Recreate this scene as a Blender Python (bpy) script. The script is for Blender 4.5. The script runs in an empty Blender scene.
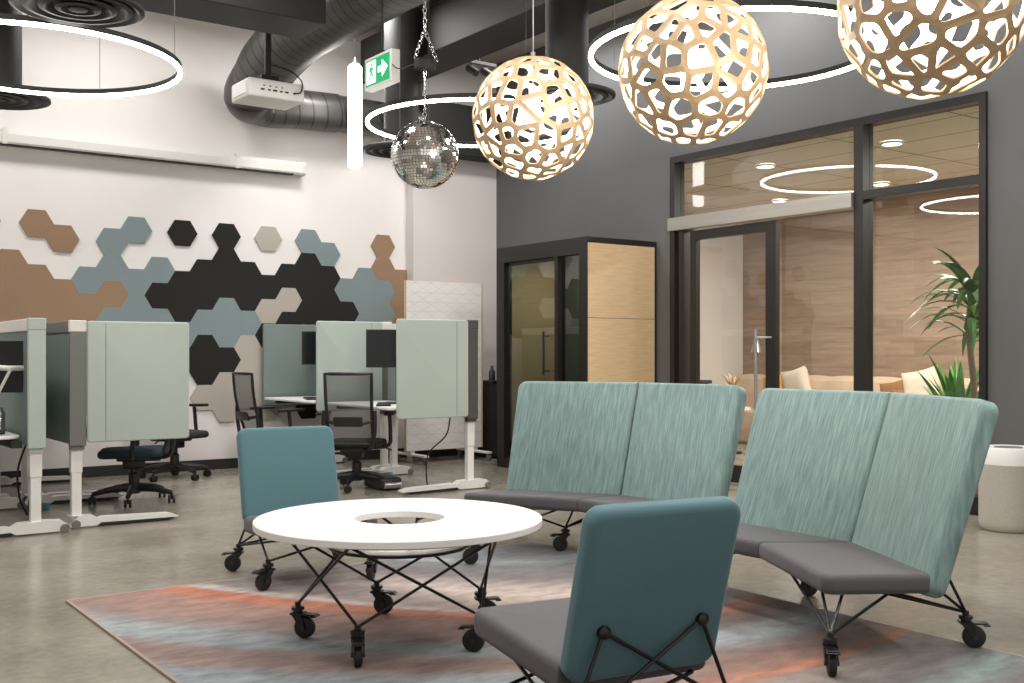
import bpy, bmesh, math, random
from mathutils import Vector, Matrix
from math import sin, cos, pi, radians as R
C = bpy.context.scene
COL = C.collection
random.seed(7)

# ------------------------------------------------------------------ materials
def lin(c):
    return tuple(((v/255)/12.92 if v/255 <= .04045 else ((v/255+.055)/1.055)**2.4) for v in c) + (1,)
def mat(name, rgb, rough=.5, metal=0, spec=.5, emit=None, es=0, noise=None, bump=None, sheen=0, coat=0):
    """noise=(scale, amount, (sx,sy,sz)) brightness variation; bump=(scale,strength,(sx,sy,sz))"""
    m = bpy.data.materials.new(name); m.use_nodes = True
    nt = m.node_tree; b = nt.nodes['Principled BSDF']
    b.inputs['Base Color'].default_value = lin(rgb)
    b.inputs['Roughness'].default_value = rough
    b.inputs['Metallic'].default_value = metal
    b.inputs['Specular IOR Level'].default_value = spec
    b.inputs['Sheen Weight'].default_value = sheen
    b.inputs['Coat Weight'].default_value = coat
    if emit:
        b.inputs['Emission Color'].default_value = lin(emit); b.inputs['Emission Strength'].default_value = es
    def coords(sc):
        tc = nt.nodes.new('ShaderNodeTexCoord'); mp = nt.nodes.new('ShaderNodeMapping')
        mp.inputs['Scale'].default_value = sc
        nt.links.new(tc.outputs['Object'], mp.inputs['Vector']); return mp
    if noise:
        mp = coords(noise[2]); n = nt.nodes.new('ShaderNodeTexNoise')
        n.inputs['Scale'].default_value = noise[0]; n.inputs['Detail'].default_value = 5; n.inputs['Roughness'].default_value = .6
        nt.links.new(mp.outputs[0], n.inputs['Vector'])
        cr = nt.nodes.new('ShaderNodeValToRGB')
        a = noise[1]; base = lin(rgb)
        cr.color_ramp.elements[0].position = .3; cr.color_ramp.elements[1].position = .7
        cr.color_ramp.elements[0].color = tuple(max(0, v*(1-a)) for v in base[:3])+(1,)
        cr.color_ramp.elements[1].color = tuple(min(1, v*(1+a)) for v in base[:3])+(1,)
        nt.links.new(n.outputs['Fac'], cr.inputs['Fac']); nt.links.new(cr.outputs['Color'], b.inputs['Base Color'])
    if bump:
        mp = coords(bump[2]); n = nt.nodes.new('ShaderNodeTexNoise'); n.inputs['Scale'].default_value = bump[0]; n.inputs['Detail'].default_value = 3
        nt.links.new(mp.outputs[0], n.inputs['Vector'])
        bp = nt.nodes.new('ShaderNodeBump'); bp.inputs['Strength'].default_value = bump[1]; bp.inputs['Distance'].default_value = .004
        nt.links.new(n.outputs['Fac'], bp.inputs['Height']); nt.links.new(bp.outputs[0], b.inputs['Normal'])
    return m
def glass(name, tint, refl):
    m = bpy.data.materials.new(name); m.use_nodes = True; nt = m.node_tree
    nt.nodes.clear()
    o = nt.nodes.new('ShaderNodeOutputMaterial'); mx = nt.nodes.new('ShaderNodeMixShader')
    t = nt.nodes.new('ShaderNodeBsdfTransparent'); g = nt.nodes.new('ShaderNodeBsdfGlossy')
    t.inputs['Color'].default_value = lin(tint); g.inputs['Roughness'].default_value = 0.0
    lw = nt.nodes.new('ShaderNodeLayerWeight'); lw.inputs['Blend'].default_value = .5
    pw = nt.nodes.new('ShaderNodeMath'); pw.operation = 'POWER'; pw.inputs[1].default_value = 5; nt.links.new(lw.outputs['Facing'], pw.inputs[0])
    fr = nt.nodes.new('ShaderNodeMath'); fr.operation = 'MULTIPLY_ADD'; fr.inputs[1].default_value = 1-refl; fr.inputs[2].default_value = refl
    nt.links.new(pw.outputs[0], fr.inputs[0]); nt.links.new(fr.outputs[0], mx.inputs[0]); nt.links.new(t.outputs[0], mx.inputs[1]); nt.links.new(g.outputs[0], mx.inputs[2])
    nt.links.new(mx.outputs[0], o.inputs[0]); return m

M = {}
M['wall'] = mat('white_wall_paint', (232, 227, 224), .6, noise=(3, .015, (1, 1, 1)))
M['pier'] = mat('pier_paint', (214, 207, 204), .6)
M['dark_wall'] = mat('charcoal_wall_paint', (96, 96, 96), .55, noise=(2, .03, (1, 1, 1)))
M['ceil'] = mat('ceiling_plaster', (196, 188, 178), .8)
M['black'] = mat('black_metal', (22, 22, 22), .6)
M['black_rod'] = mat('black_powder_coat', (18, 18, 19), .35)
M['duct'] = mat('black_duct_paint', (38, 38, 37), .62)
M['spiral'] = None
M['baseboard'] = mat('black_baseboard', (38, 37, 36), .5)
M['frame'] = mat('dark_bronze_frame', (44, 41, 40), .4, metal=.3)
M['header'] = mat('brushed_header', (170, 166, 158), .38, metal=.7, noise=(30, .08, (1, .05, 1)))
M['white'] = mat('white_laminate', (240, 239, 236), .35)
M['whitemetal'] = mat('white_powder_coat', (228, 226, 222), .35)
M['white_edge'] = mat('white_plastic', (222, 220, 214), .4)
M['silver'] = mat('brushed_silver', (190, 190, 188), .3, metal=.9)
M['chrome'] = mat('chrome', (215, 215, 215), .12, metal=1)
M['greyplastic'] = mat('grey_plastic', (112, 112, 107), .5)
M['darkgreyplastic'] = mat('dark_grey_plastic', (70, 72, 68), .5)
M['screen_green'] = mat('pale_green_felt', (177, 188, 180), .9, noise=(160, .05, (1, 1, 1)), bump=(400, .15, (1, 1, 1)), sheen=.2)
M['screen_dark'] = mat('teal_green_felt_and_shade', (118, 132, 127), .9, noise=(160, .05, (1, 1, 1)))  # mid green felt; also carries the painted shade of the far end screen
M['seat_grey'] = mat('slate_upholstery', (84, 83, 87), .85, noise=(220, .08, (1, 1, 1)), bump=(500, .15, (1, 1, 1)), sheen=.15)
M['sofa_teal'] = mat('heathered_teal_fabric', (124, 149, 148), .9, noise=(115, .34, (1, .12, .05)), bump=(260, .5, (1, .15, .08)), sheen=.2)
M['chair_teal'] = mat('petrol_teal_fabric', (82, 118, 127), .9, noise=(240, .07, (1, 1, 1)), bump=(500, .12, (1, 1, 1)), sheen=.2)
M['rubber'] = mat('black_rubber', (26, 26, 27), .5)
M['wheelhub'] = mat('dark_hub', (60, 60, 60), .35, metal=.5)
M['mesh_back'] = None
M['blueseat'] = mat('navy_seat_fabric', (38, 54, 66), .85, bump=(500, .1, (1, 1, 1)))
M['blackseat'] = mat('black_seat_fabric', (40, 40, 41), .85)
M['blackplastic'] = mat('black_plastic', (30, 30, 31), .4)
M['screenblack'] = mat('monitor_glass', (14, 15, 17), .15)
M['felt_taupe'] = mat('taupe_felt', (150, 122, 98), .95, noise=(60, .06, (1, 1, 1)))
M['felt_blue'] = mat('blue_grey_felt', (127, 141, 143), .95, noise=(60, .05, (1, 1, 1)))
M['felt_black'] = mat('black_felt', (30, 29, 25), .95)
M['felt_grey'] = mat('heather_grey_felt', (176, 168, 158), .95, noise=(120, .12, (1, 1, 1)))
M['wood_shade'] = mat('bamboo_ply', (208, 178, 140), .5, noise=(6, .12, (1, 1, 6)))
M['shade_in'] = mat('white_shade_lining', (250, 246, 238), .6)
M['bulb'] = mat('warm_bulb', (255, 244, 225), .4, emit=(255, 240, 214), es=55)
M['led'] = mat('white_led', (255, 255, 255), .4, emit=(255, 252, 246), es=22)
M['tubeled'] = mat('white_led_tube', (255, 255, 255), .4, emit=(255, 252, 247), es=9)
M['downled'] = mat('downlight_led', (255, 255, 255), .4, emit=(255, 252, 246), es=14)
M['glass'] = glass('clear_glass', (240, 243, 241), .055)
M['podglass'] = glass('smoked_glass', (205, 210, 203), .10)
M['oak'] = mat('light_oak_veneer', (212, 182, 142), .45, noise=(5, .10, (1.2, 1.2, 14)))
M['walnut'] = mat('taupe_plank_cladding', (170, 144, 124), .5, noise=(2.6, .20, (.6, .9, 9)))
M['olive'] = mat('olive_felt', (92, 98, 88), .9)
M['beige'] = mat('beige_upholstery', (216, 190, 166), .9, bump=(80, .2, (1, 1, 1)))
M['cream'] = mat('cream_linen', (236, 220, 200), .9)
M['mustard'] = mat('mustard_linen', (208, 160, 84), .9)
M['brown'] = mat('brown_linen', (150, 104, 66), .9)
M['leaf'] = mat('glossy_green_leaf', (84, 136, 50), .4, noise=(9, .35, (1, 1, 1)))
M['trunk'] = mat('plant_cane', (140, 118, 92), .8, noise=(30, .2, (1, 1, 3)))
M['pampas'] = mat('dried_plume', (208, 176, 134), .95)
M['pot'] = mat('grey_pot', (150, 148, 144), .6)
M['knit'] = mat('light_grey_knit', (184, 178, 168), .95, noise=(90, .12, (1, 1, 2)), bump=(260, .5, (1, 1, 1)))
M['green_sign'] = mat('exit_green', (18, 140, 86), .5, emit=(18, 140, 86), es=.9)
M['white_sign'] = mat('exit_white', (250, 250, 250), .5, emit=(250, 250, 250), es=1.0)
M['mirror'] = mat('mirror_tile', (246, 246, 244), .10, metal=1)
M['bluecap'] = mat('blue_plastic', (70, 160, 180), .5)
M['orange'] = mat('orange_plastic', (226, 130, 50), .5)
M['jar'] = mat('brushed_steel', (170, 170, 172), .25, metal=.9)

def spiral_mat():
    m = mat('ribbed_spiral_duct', (112, 110, 108), .36, metal=.45)
    nt = m.node_tree; b = nt.nodes['Principled BSDF']
    uv = nt.nodes.new('ShaderNodeUVMap'); w = nt.nodes.new('ShaderNodeTexWave')
    w.inputs['Scale'].default_value = .314; w.wave_profile = 'SAW'
    nt.links.new(uv.outputs[0], w.inputs['Vector'])
    bp = nt.nodes.new('ShaderNodeBump'); bp.inputs['Strength'].default_value = .9; bp.inputs['Distance'].default_value = .03
    cr = nt.nodes.new('ShaderNodeValToRGB')
    cr.color_ramp.elements[0].color = lin((30, 29, 28)); cr.color_ramp.elements[1].color = lin((86, 84, 81))
    cr.color_ramp.elements[1].position = .16
    nt.links.new(w.outputs['Fac'], bp.inputs['Height']); nt.links.new(bp.outputs[0], b.inputs['Normal'])
    nt.links.new(w.outputs['Fac'], cr.inputs['Fac']); nt.links.new(cr.outputs[0], b.inputs['Base Color'])
    return m
M['spiral'] = spiral_mat()
def mesh_mat():
    m = bpy.data.materials.new('black_chair_mesh'); m.use_nodes = True; nt = m.node_tree
    b = nt.nodes['Principled BSDF']; b.inputs['Base Color'].default_value = lin((66, 64, 62)); b.inputs['Roughness'].default_value = .7
    b.inputs['Alpha'].default_value = .6
    return m
M['mesh_back'] = mesh_mat()
def floor_mat():
    m = mat('polished_concrete', (150, 143, 132), .2, spec=.5)
    nt = m.node_tree; b = nt.nodes['Principled BSDF']
    tc = nt.nodes.new('ShaderNodeTexCoord')
    n1 = nt.nodes.new('ShaderNodeTexNoise'); n1.inputs['Scale'].default_value = 1.5; n1.inputs['Detail'].default_value = 12; n1.inputs['Roughness'].default_value = .7
    n2 = nt.nodes.new('ShaderNodeTexNoise'); n2.inputs['Scale'].default_value = 22; n2.inputs['Detail'].default_value = 5
    nt.links.new(tc.outputs['Object'], n1.inputs['Vector']); nt.links.new(tc.outputs['Object'], n2.inputs['Vector'])
    mx = nt.nodes.new('ShaderNodeMix'); mx.inputs[0].default_value = .3
    nt.links.new(n1.outputs['Fac'], mx.inputs[2]); nt.links.new(n2.outputs['Fac'], mx.inputs[3])
    cr = nt.nodes.new('ShaderNodeValToRGB')
    cr.color_ramp.elements[0].position = .32; cr.color_ramp.elements[0].color = lin((126, 118, 106))
    cr.color_ramp.elements[1].position = .68; cr.color_ramp.elements[1].color = lin((166, 158, 145))
    nt.links.new(mx.outputs[0], cr.inputs['Fac']); nt.links.new(cr.outputs[0], b.inputs['Base Color'])
    mr = nt.nodes.new('ShaderNodeMapRange'); mr.inputs['To Min'].default_value = .14; mr.inputs['To Max'].default_value = .30
    nt.links.new(n1.outputs['Fac'], mr.inputs['Value']); nt.links.new(mr.outputs[0], b.inputs['Roughness'])
    return m
M['floor'] = floor_mat()
def rug_mat():
    # woven colour bands that sweep down the rug and flatten out; all in the rug's own coordinates
    m = mat('brushstroke_rug', (150, 130, 120), .95, bump=(300, .3, (1, 1, 1)), sheen=.2)
    nt = m.node_tree; b = nt.nodes['Principled BSDF']; L = nt.links
    tc = nt.nodes.new('ShaderNodeTexCoord'); sp = nt.nodes.new('ShaderNodeSeparateXYZ'); L.new(tc.outputs['Object'], sp.inputs[0])
    def mth(op, a, c=None):
        n = nt.nodes.new('ShaderNodeMath'); n.operation = op
        for i, v in enumerate((a, c)):
            if v is None: continue
            if isinstance(v, (int, float)): n.inputs[i].default_value = v
            else: L.new(v, n.inputs[i])
        return n.outputs[0]
    def noise(scale, sc, detail=4):
        mp = nt.nodes.new('ShaderNodeMapping'); mp.inputs['Scale'].default_value = sc; mp.inputs['Rotation'].default_value = (0, 0, R(35))
        L.new(tc.outputs['Object'], mp.inputs[0]); n = nt.nodes.new('ShaderNodeTexNoise')
        n.inputs['Scale'].default_value = scale; n.inputs['Detail'].default_value = detail; n.inputs['Roughness'].default_value = .65
        L.new(mp.outputs[0], n.inputs['Vector']); return n.outputs['Fac']
    x, y = sp.outputs['X'], sp.outputs['Y']
    dx = mth('SUBTRACT', 3.56, x)
    yo = mth('ADD', 3.32, mth('MULTIPLY', .535, mth('MULTIPLY', dx, dx)))
    gd = mth('SUBTRACT', 3.74, x); gap = mth('ADD', .41, mth('MULTIPLY', .2, mth('MULTIPLY', gd, gd)))
    t = mth('DIVIDE', mth('SUBTRACT', y, yo), gap)
    t = mth('ADD', t, mth('MULTIPLY', mth('SUBTRACT', noise(2.2, (1, 3, 1)), .5), .16))
    t = mth('ADD', t, mth('MULTIPLY', mth('SUBTRACT', noise(14, (1, 3, 1)), .5), .09))
    def ramp(stops):
        mr = nt.nodes.new('ShaderNodeMapRange'); mr.inputs['From Min'].default_value = -6; mr.inputs['From Max'].default_value = 6
        L.new(t, mr.inputs['Value']); cr = nt.nodes.new('ShaderNodeValToRGB')
        el = cr.color_ramp.elements
        while len(el) < len(stops): el.new(.5)
        for e, (p, c) in zip(el, stops): e.position = (p+6)/12; e.color = lin(c)
        L.new(mr.outputs[0], cr.inputs['Fac']); return cr.outputs['Color']
    mauve, dk, blue, org, pale = (152, 124, 114), (110, 96, 94), (146, 156, 160), (188, 116, 84), (194, 182, 176)
    left = ramp([(-6, mauve), (-2.6, dk), (-1.9, mauve), (-1.66, (140, 122, 116)), (-1.55, blue), (-1.42, blue), (-1.34, mauve), (-1.22, (136, 116, 108)), (-1.14, mauve), (-1.07, blue), (-.9, (156, 164, 166)), (-.80, (150, 140, 138)), (-.66, mauve), (-.28, (166, 126, 112)), (-.15, (176, 120, 98)), (-.09, org), (.08, org), (.13, pale), (.22, pale), (.30, (150, 136, 132)), (.8, (138, 126, 122)), (1.3, pale), (2.1, (120, 110, 110)), (3.1, (150, 158, 160))])
    right = ramp([(-6, (150, 156, 156)), (-4.0, dk), (-3.2, (118, 112, 112)), (-2.85, (136, 152, 152)), (-2.5, (104, 98, 98)), (-1.92, (146, 132, 124)), (-1.79, org), (-1.70, (140, 106, 92)), (-1.45, (128, 96, 86)), (-1.2, (120, 108, 104)), (-1.0, blue), (-.75, (138, 144, 146)), (-.5, dk), (-.2, (122, 88, 78)), (0, (176, 112, 86)), (.22, (138, 120, 112)), (1.06, (200, 184, 172)), (2.05, (112, 102, 104)), (2.9, (112, 112, 116)), (3.15, blue), (3.6, (126, 128, 134)), (5.5, (134, 134, 138))][:22])
    mk = nt.nodes.new('ShaderNodeMapRange'); mk.inputs['From Min'].default_value = 2.3; mk.inputs['From Max'].default_value = 2.9; L.new(x, mk.inputs['Value'])
    mx = nt.nodes.new('ShaderNodeMix'); mx.data_type = 'RGBA'; L.new(mk.outputs[0], mx.inputs[0]); L.new(left, mx.inputs[6]); L.new(right, mx.inputs[7])
    m2 = nt.nodes.new('ShaderNodeMix'); m2.data_type = 'RGBA'; m2.blend_type = 'MULTIPLY'; m2.inputs[0].default_value = 1
    c2 = nt.nodes.new('ShaderNodeValToRGB'); c2.color_ramp.elements[0].position = .3; c2.color_ramp.elements[1].position = .62
    c2.color_ramp.elements[0].color = (.52, .50, .50, 1); c2.color_ramp.elements[1].color = (1, 1, 1, 1)
    L.new(noise(7, (1, 2.2, 1), 10), c2.inputs['Fac'])
    L.new(mx.outputs[2], m2.inputs[6]); L.new(c2.outputs[0], m2.inputs[7]); L.new(m2.outputs[2], b.inputs['Base Color'])
    return m
def plank_mat():
    m = M['walnut']; nt = m.node_tree; b = nt.nodes['Principled BSDF']; L = nt.links
    tc = nt.nodes.new('ShaderNodeTexCoord'); mp = nt.nodes.new('ShaderNodeMapping'); mp.inputs['Rotation'].default_value = (0, R(90), R(90))
    mp2 = nt.nodes.new('ShaderNodeCombineXYZ'); sp = nt.nodes.new('ShaderNodeSeparateXYZ')
    L.new(tc.outputs['Object'], sp.inputs[0]); L.new(sp.outputs['Y'], mp2.inputs['X']); L.new(sp.outputs['Z'], mp2.inputs['Y'])
    br = nt.nodes.new('ShaderNodeTexBrick'); br.inputs['Scale'].default_value = 1; br.inputs['Brick Width'].default_value = 1.5; br.inputs['Row Height'].default_value = .16
    br.inputs['Mortar Size'].default_value = .002; br.inputs['Color1'].default_value = (1, 1, 1, 1); br.inputs['Color2'].default_value = (.80, .78, .77, 1); br.inputs['Mortar'].default_value = (.6, .56, .52, 1)
    L.new(mp2.outputs[0], br.inputs['Vector'])
    src = b.inputs['Base Color'].links[0].from_socket
    mx = nt.nodes.new('ShaderNodeMix'); mx.data_type = 'RGBA'; mx.blend_type = 'MULTIPLY'; mx.inputs[0].default_value = 1
    L.new(src, mx.inputs[6]); L.new(br.outputs['Color'], mx.inputs[7]); L.new(mx.outputs[2], b.inputs['Base Color'])
plank_mat()
def tile_mat():
    m = mat('white_ceiling_tile', (222, 212, 198), .8); nt = m.node_tree; b = nt.nodes['Principled BSDF']; L = nt.links
    tc = nt.nodes.new('ShaderNodeTexCoord'); br = nt.nodes.new('ShaderNodeTexBrick'); br.offset = 0
    br.inputs['Scale'].default_value = 1; br.inputs['Brick Width'].default_value = .6; br.inputs['Row Height'].default_value = 1.2; br.inputs['Mortar Size'].default_value = .01
    c = lin((222, 212, 198)); br.inputs['Color1'].default_value = c; br.inputs['Color2'].default_value = c; br.inputs['Mortar'].default_value = lin((130, 122, 112))
    L.new(tc.outputs['Object'], br.inputs['Vector']); L.new(br.outputs['Color'], b.inputs['Base Color']); return m
M['tile'] = tile_mat()
def tri_mat():
    # white felt board with embossed crossing lines
    m = mat('white_lined_felt', (222, 220, 216), .9); nt = m.node_tree; b = nt.nodes['Principled BSDF']; L = nt.links
    tc = nt.nodes.new('ShaderNodeTexCoord'); prev = None
    for ang in (0, 30, -30):
        mp = nt.nodes.new('ShaderNodeMapping'); mp.inputs['Rotation'].default_value = (0, R(ang), 0)
        L.new(tc.outputs['Object'], mp.inputs[0]); w = nt.nodes.new('ShaderNodeTexWave'); w.bands_direction = 'Z'; w.inputs['Scale'].default_value = 3.2
        L.new(mp.outputs[0], w.inputs['Vector']); cr = nt.nodes.new('ShaderNodeValToRGB')
        cr.color_ramp.elements[0].color = (.92, .92, .917, 1); cr.color_ramp.elements[1].color = (1, 1, 1, 1); cr.color_ramp.elements[1].position = .06
        L.new(w.outputs['Fac'], cr.inputs['Fac'])
        if prev is None: prev = cr.outputs['Color']
        else:
            mx = nt.nodes.new('ShaderNodeMix'); mx.data_type = 'RGBA'; mx.blend_type = 'MULTIPLY'; mx.inputs[0].default_value = 1
            L.new(prev, mx.inputs[6]); L.new(cr.outputs['Color'], mx.inputs[7]); prev = mx.outputs[2]
    mx = nt.nodes.new('ShaderNodeMix'); mx.data_type = 'RGBA'; mx.blend_type = 'MULTIPLY'; mx.inputs[0].default_value = 1
    mx.inputs[6].default_value = lin((224, 222, 218)); L.new(prev, mx.inputs[7]); L.new(mx.outputs[2], b.inputs['Base Color'])
    return m
M['tri'] = tri_mat()

# ------------------------------------------------------------------ helpers
def obj(name, bm, m, parent=None, smooth=False, loc=None, rot=None):
    bmesh.ops.recalc_face_normals(bm, faces=bm.faces[:])
    me = bpy.data.meshes.new(name); bm.to_mesh(me); bm.free()
    for mm in (m if isinstance(m, (list, tuple)) else [m]): me.materials.append(mm)
    if smooth:
        me.polygons.foreach_set('use_smooth', [True]*len(me.polygons))
        me.set_sharp_from_angle(angle=R(38))
    o = bpy.data.objects.new(name, me); COL.objects.link(o)
    if parent: o.parent = parent
    if loc: o.location = loc
    if rot: o.rotation_euler = rot
    return o
def thing(name, label, cat, loc=(0, 0, 0), rz=0, group=None):
    o = bpy.data.objects.new(name, None); COL.objects.link(o); o.empty_display_size = .1
    o.location = loc; o.rotation_euler = (0, 0, rz); return tag(o, label, cat, group)
def tag(o, label, cat, group=None):
    o['label'] = label; o['category'] = cat
    if group: o['group'] = group
    return o
def struct(name, bm, m, smooth=False):
    o = obj(name, bm, m, None, smooth); o['kind'] = 'structure'; return o
def BM(): return bmesh.new()
def box(bm, x0, x1, y0, y1, z0, z1, mi=0, bev=0):
    v = [bm.verts.new(p) for p in [(x0, y0, z0), (x1, y0, z0), (x1, y1, z0), (x0, y1, z0), (x0, y0, z1), (x1, y0, z1), (x1, y1, z1), (x0, y1, z1)]]
    fs = [bm.faces.new([v[i] for i in f]) for f in [(0, 3, 2, 1), (4, 5, 6, 7), (0, 1, 5, 4), (1, 2, 6, 5), (2, 3, 7, 6), (3, 0, 4, 7)]]
    for f in fs: f.material_index = mi
    if bev:
        es = list({e for f in fs for e in f.edges})
        bmesh.ops.bevel(bm, geom=es, offset=bev, segments=3, affect='EDGES', profile=.5)
    return bm
def tube(bm, pts, r, seg=8, cap=True, uv=None):
    """r may be a number or a list; uv = ring pitch to lay u along the length"""
    pts = [Vector(p) for p in pts]; n = len(pts); rs = r if isinstance(r, (list, tuple)) else [r]*n
    rings = []; up = None; dist = 0; us = []
    for i, p in enumerate(pts):
        d = (pts[min(i+1, n-1)]-pts[max(i-1, 0)]).normalized()
        if up is None:
            up = Vector((0, 0, 1)) if abs(d.z) < .95 else Vector((1, 0, 0))
        a = d.cross(up).normalized(); b = a.cross(d).normalized(); up = b
        rings.append([bm.verts.new(p+(a*cos(2*pi*k/seg)+b*sin(2*pi*k/seg))*rs[i]) for k in range(seg)])
        if i: dist += (p-pts[i-1]).length
        us.append(dist)
    lay = bm.loops.layers.uv.verify() if uv else None
    for i in range(n-1):
        for k in range(seg):
            f = bm.faces.new((rings[i][k], rings[i][(k+1) % seg], rings[i+1][(k+1) % seg], rings[i+1][k]))
            if uv:
                for lp, u, w in zip(f.loops, (us[i], us[i], us[i+1], us[i+1]), (k/seg, (k+1)/seg, (k+1)/seg, k/seg)): lp[lay].uv = (u/uv+w, w*0)
    if cap:
        bm.faces.new(rings[0][::-1]); bm.faces.new(rings[-1])
    return bm
def loop_tube(bm, c, rad, r, seg=96, cs=8, z=None, sect=None):
    """closed ring; sect = list of (dr,dz) profile"""
    sect = sect or [(r*cos(2*pi*k/cs), r*sin(2*pi*k/cs)) for k in range(cs)]
    rings = []
    for i in range(seg):
        a = 2*pi*i/seg
        rings.append([bm.verts.new((c[0]+(rad+dr)*cos(a), c[1]+(rad+dr)*sin(a), c[2]+dz)) for dr, dz in sect])
    k = len(sect)
    for i in range(seg):
        for j in range(k):
            bm.faces.new((rings[i][j], rings[(i+1) % seg][j], rings[(i+1) % seg][(j+1) % k], rings[i][(j+1) % k]))
    return bm
def lathe(bm, prof, c=(0, 0, 0), seg=32, axis='z', mi=0):
    """profile of (r, h) pairs, ends closed when r>0"""
    def P(r, h, a):
        x, y = r*cos(a), r*sin(a)
        return {'z': (c[0]+x, c[1]+y, c[2]+h), 'y': (c[0]+x, c[1]+h, c[2]+y), 'x': (c[0]+h, c[1]+x, c[2]+y)}[axis]
    rings = []
    for r, h in prof:
        if r < 1e-6: rings.append([bm.verts.new(P(0, h, 0))])
        else: rings.append([bm.verts.new(P(r, h, 2*pi*k/seg)) for k in range(seg)])
    for a, b in zip(rings, rings[1:]):
        for k in range(seg):
            k2 = (k+1) % seg
            if len(a) == 1 and len(b) == 1: continue
            if len(a) == 1: f = bm.faces.new((a[0], b[k2], b[k]))
            elif len(b) == 1: f = bm.faces.new((a[k], a[k2], b[0]))
            else: f = bm.faces.new((a[k], a[k2], b[k2], b[k]))
            f.material_index = mi
    for rg in (rings[0], rings[-1]):
        if len(rg) > 1: bm.faces.new(rg).material_index = mi
    return bm
def slab(bm, q, t, cr=.04, br=.02, seg=6, corners=(1, 1, 1, 1), mi=0):
    """cushion panel: q = 4 front corners (BL,BR,TR,TL), t = thickness vector; rounded outline corners (cr) and soft rim (br)"""
    q = [Vector(p) for p in q]; t = Vector(t); T = t.length; tn = t.normalized(); br = min(br, T*.49)
    def outline(d):
        out = []
        for i in range(4):
            p = q[i]; a = (q[i-1]-p).normalized(); b = (q[(i+1) % 4]-p).normalized()
            k = d/max(.3, math.sin(a.angle(b))); p = p+a*k+b*k
            rr = max(cr*corners[i]-d, .0015)
            for j in range(seg+1):
                an = j/seg*pi/2; out.append(p+a*rr*(1-sin(an))+b*rr*(1-cos(an)))
        return out
    prof = []; n = 5
    for k in range(n+1):
        an = k/n*pi/2; prof.append((br*(1-sin(an)), br*(1-cos(an))))       # (inset, depth) from the front face to the side
    prof = prof+[(d, T-h) for d, h in prof[::-1]]
    if br == 0: prof = [(0, 0), (0, T)]
    rings = [[bm.verts.new(p+tn*h) for p in outline(d)] for d, h in prof]
    m = len(rings[0]); fs = [bm.faces.new(rings[0]), bm.faces.new(rings[-1][::-1])]
    for r0, r1 in zip(rings, rings[1:]):
        for i in range(m): fs.append(bm.faces.new((r0[i], r1[i], r1[(i+1) % m], r0[(i+1) % m])))
    for f in fs: f.material_index = mi
    return bm
def prism(bm, prof, axis, a, b, mi=0):
    """extrude a 2D polygon; axis 'y': prof=(x,z); 'x': prof=(y,z); 'z': prof=(x,y)"""
    def P(p, h): return {'y': (p[0], h, p[1]), 'x': (h, p[0], p[1]), 'z': (p[0], p[1], h)}[axis]
    f = [bm.verts.new(P(p, a)) for p in prof]; g = [bm.verts.new(P(p, b)) for p in prof]; n = len(prof)
    fs = [bm.faces.new(f), bm.faces.new(g[::-1])]+[bm.faces.new((f[i], g[i], g[(i+1) % n], f[(i+1) % n])) for i in range(n)]
    for x in fs: x.material_index = mi
    return bm
def copy_tree(o, parent=None):
    c = o.copy(); COL.objects.link(c)
    if parent: c.parent = parent
    for ch in list(o.children): copy_tree(ch, c)
    return c
TH = R(35.75)
def cw(X, Z): return (X*cos(TH)+Z*sin(TH), -X*sin(TH)+Z*cos(TH))      # view-aligned survey coordinates to room coordinates
def heading(X, Z):                                                     # survey direction -> z rotation of an object whose front is +y
    x, y = cw(X, Z); return math.atan2(y, x)-pi/2

# ------------------------------------------------------------------ camera
cam = bpy.data.cameras.new('camera'); co = bpy.data.objects.new('camera', cam); COL.objects.link(co)
co.location = (0, 0, 1.13); co.rotation_euler = (R(90), 0, -TH)
cam.lens = 36*1080/1024; cam.sensor_width = 36; cam.shift_y = 12.5/1024; cam.clip_start = .05
C.camera = co
C.view_settings.view_transform = 'Standard'; C.view_settings.look = 'None'; C.view_settings.gamma = 1; C.view_settings.exposure = 0
C.view_settings.use_curve_mapping = False
C.cycles.use_denoising = True
C.cycles.max_bounces = 8; C.cycles.diffuse_bounces = 4; C.cycles.glossy_bounces = 4; C.cycles.transparent_max_bounces = 12
C.cycles.sample_clamp_indirect = 4; C.cycles.caustics_reflective = False; C.cycles.caustics_refractive = False

# ------------------------------------------------------------------ room shell
CZ = 4.35; WX = 7.08; WY = 10.29; PX = 5.98; PY = 10.14
fl = struct('floor', box(BM(), -5.2, 11.4, -4, WY+.2, -.12, 0), M['floor'])
struct('wall_back', box(BM(), -5.2, PX, WY, WY+.2, 0, CZ+.1), M['wall'])
struct('wall_left', box(BM(), -5.2, -5.0, -4, WY+.2, 0, CZ+.1), M['wall'])
struct('trim_1', box(BM(), PX, WX+.01, PY, WY+.2, 0, CZ+.1), M['pier'])
struct('ceiling', box(BM(), -5.2, WX+.02, -4, WY+.2, CZ+.1, CZ+.25), M['ceil'])
bm = BM(); Y0, Y1, ZT = 4.165, 7.285, 2.956
box(bm, WX, WX+.16, -4, Y0, 0, CZ+.1); box(bm, WX, WX+.16, Y1, WY+.2, 0, CZ+.1); box(bm, WX, WX+.16, Y0, Y1, ZT, CZ+.1)
struct('wall_right', bm, M['dark_wall'])
struct('baseboard_back', box(BM(), -5, PX, WY-.015, WY, 0, .10), M['baseboard'])
struct('baseboard_pier', box(BM(), PX-.01, WX, PY-.015, PY, 0, .10), M['baseboard'])
bm = BM(); box(bm, WX-.012, WX, -4, Y0-.002, 0, .10); box(bm, WX-.012, WX, Y1+.002, PY, 0, .10)
struct('baseboard_right', bm, M['baseboard'])

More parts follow.
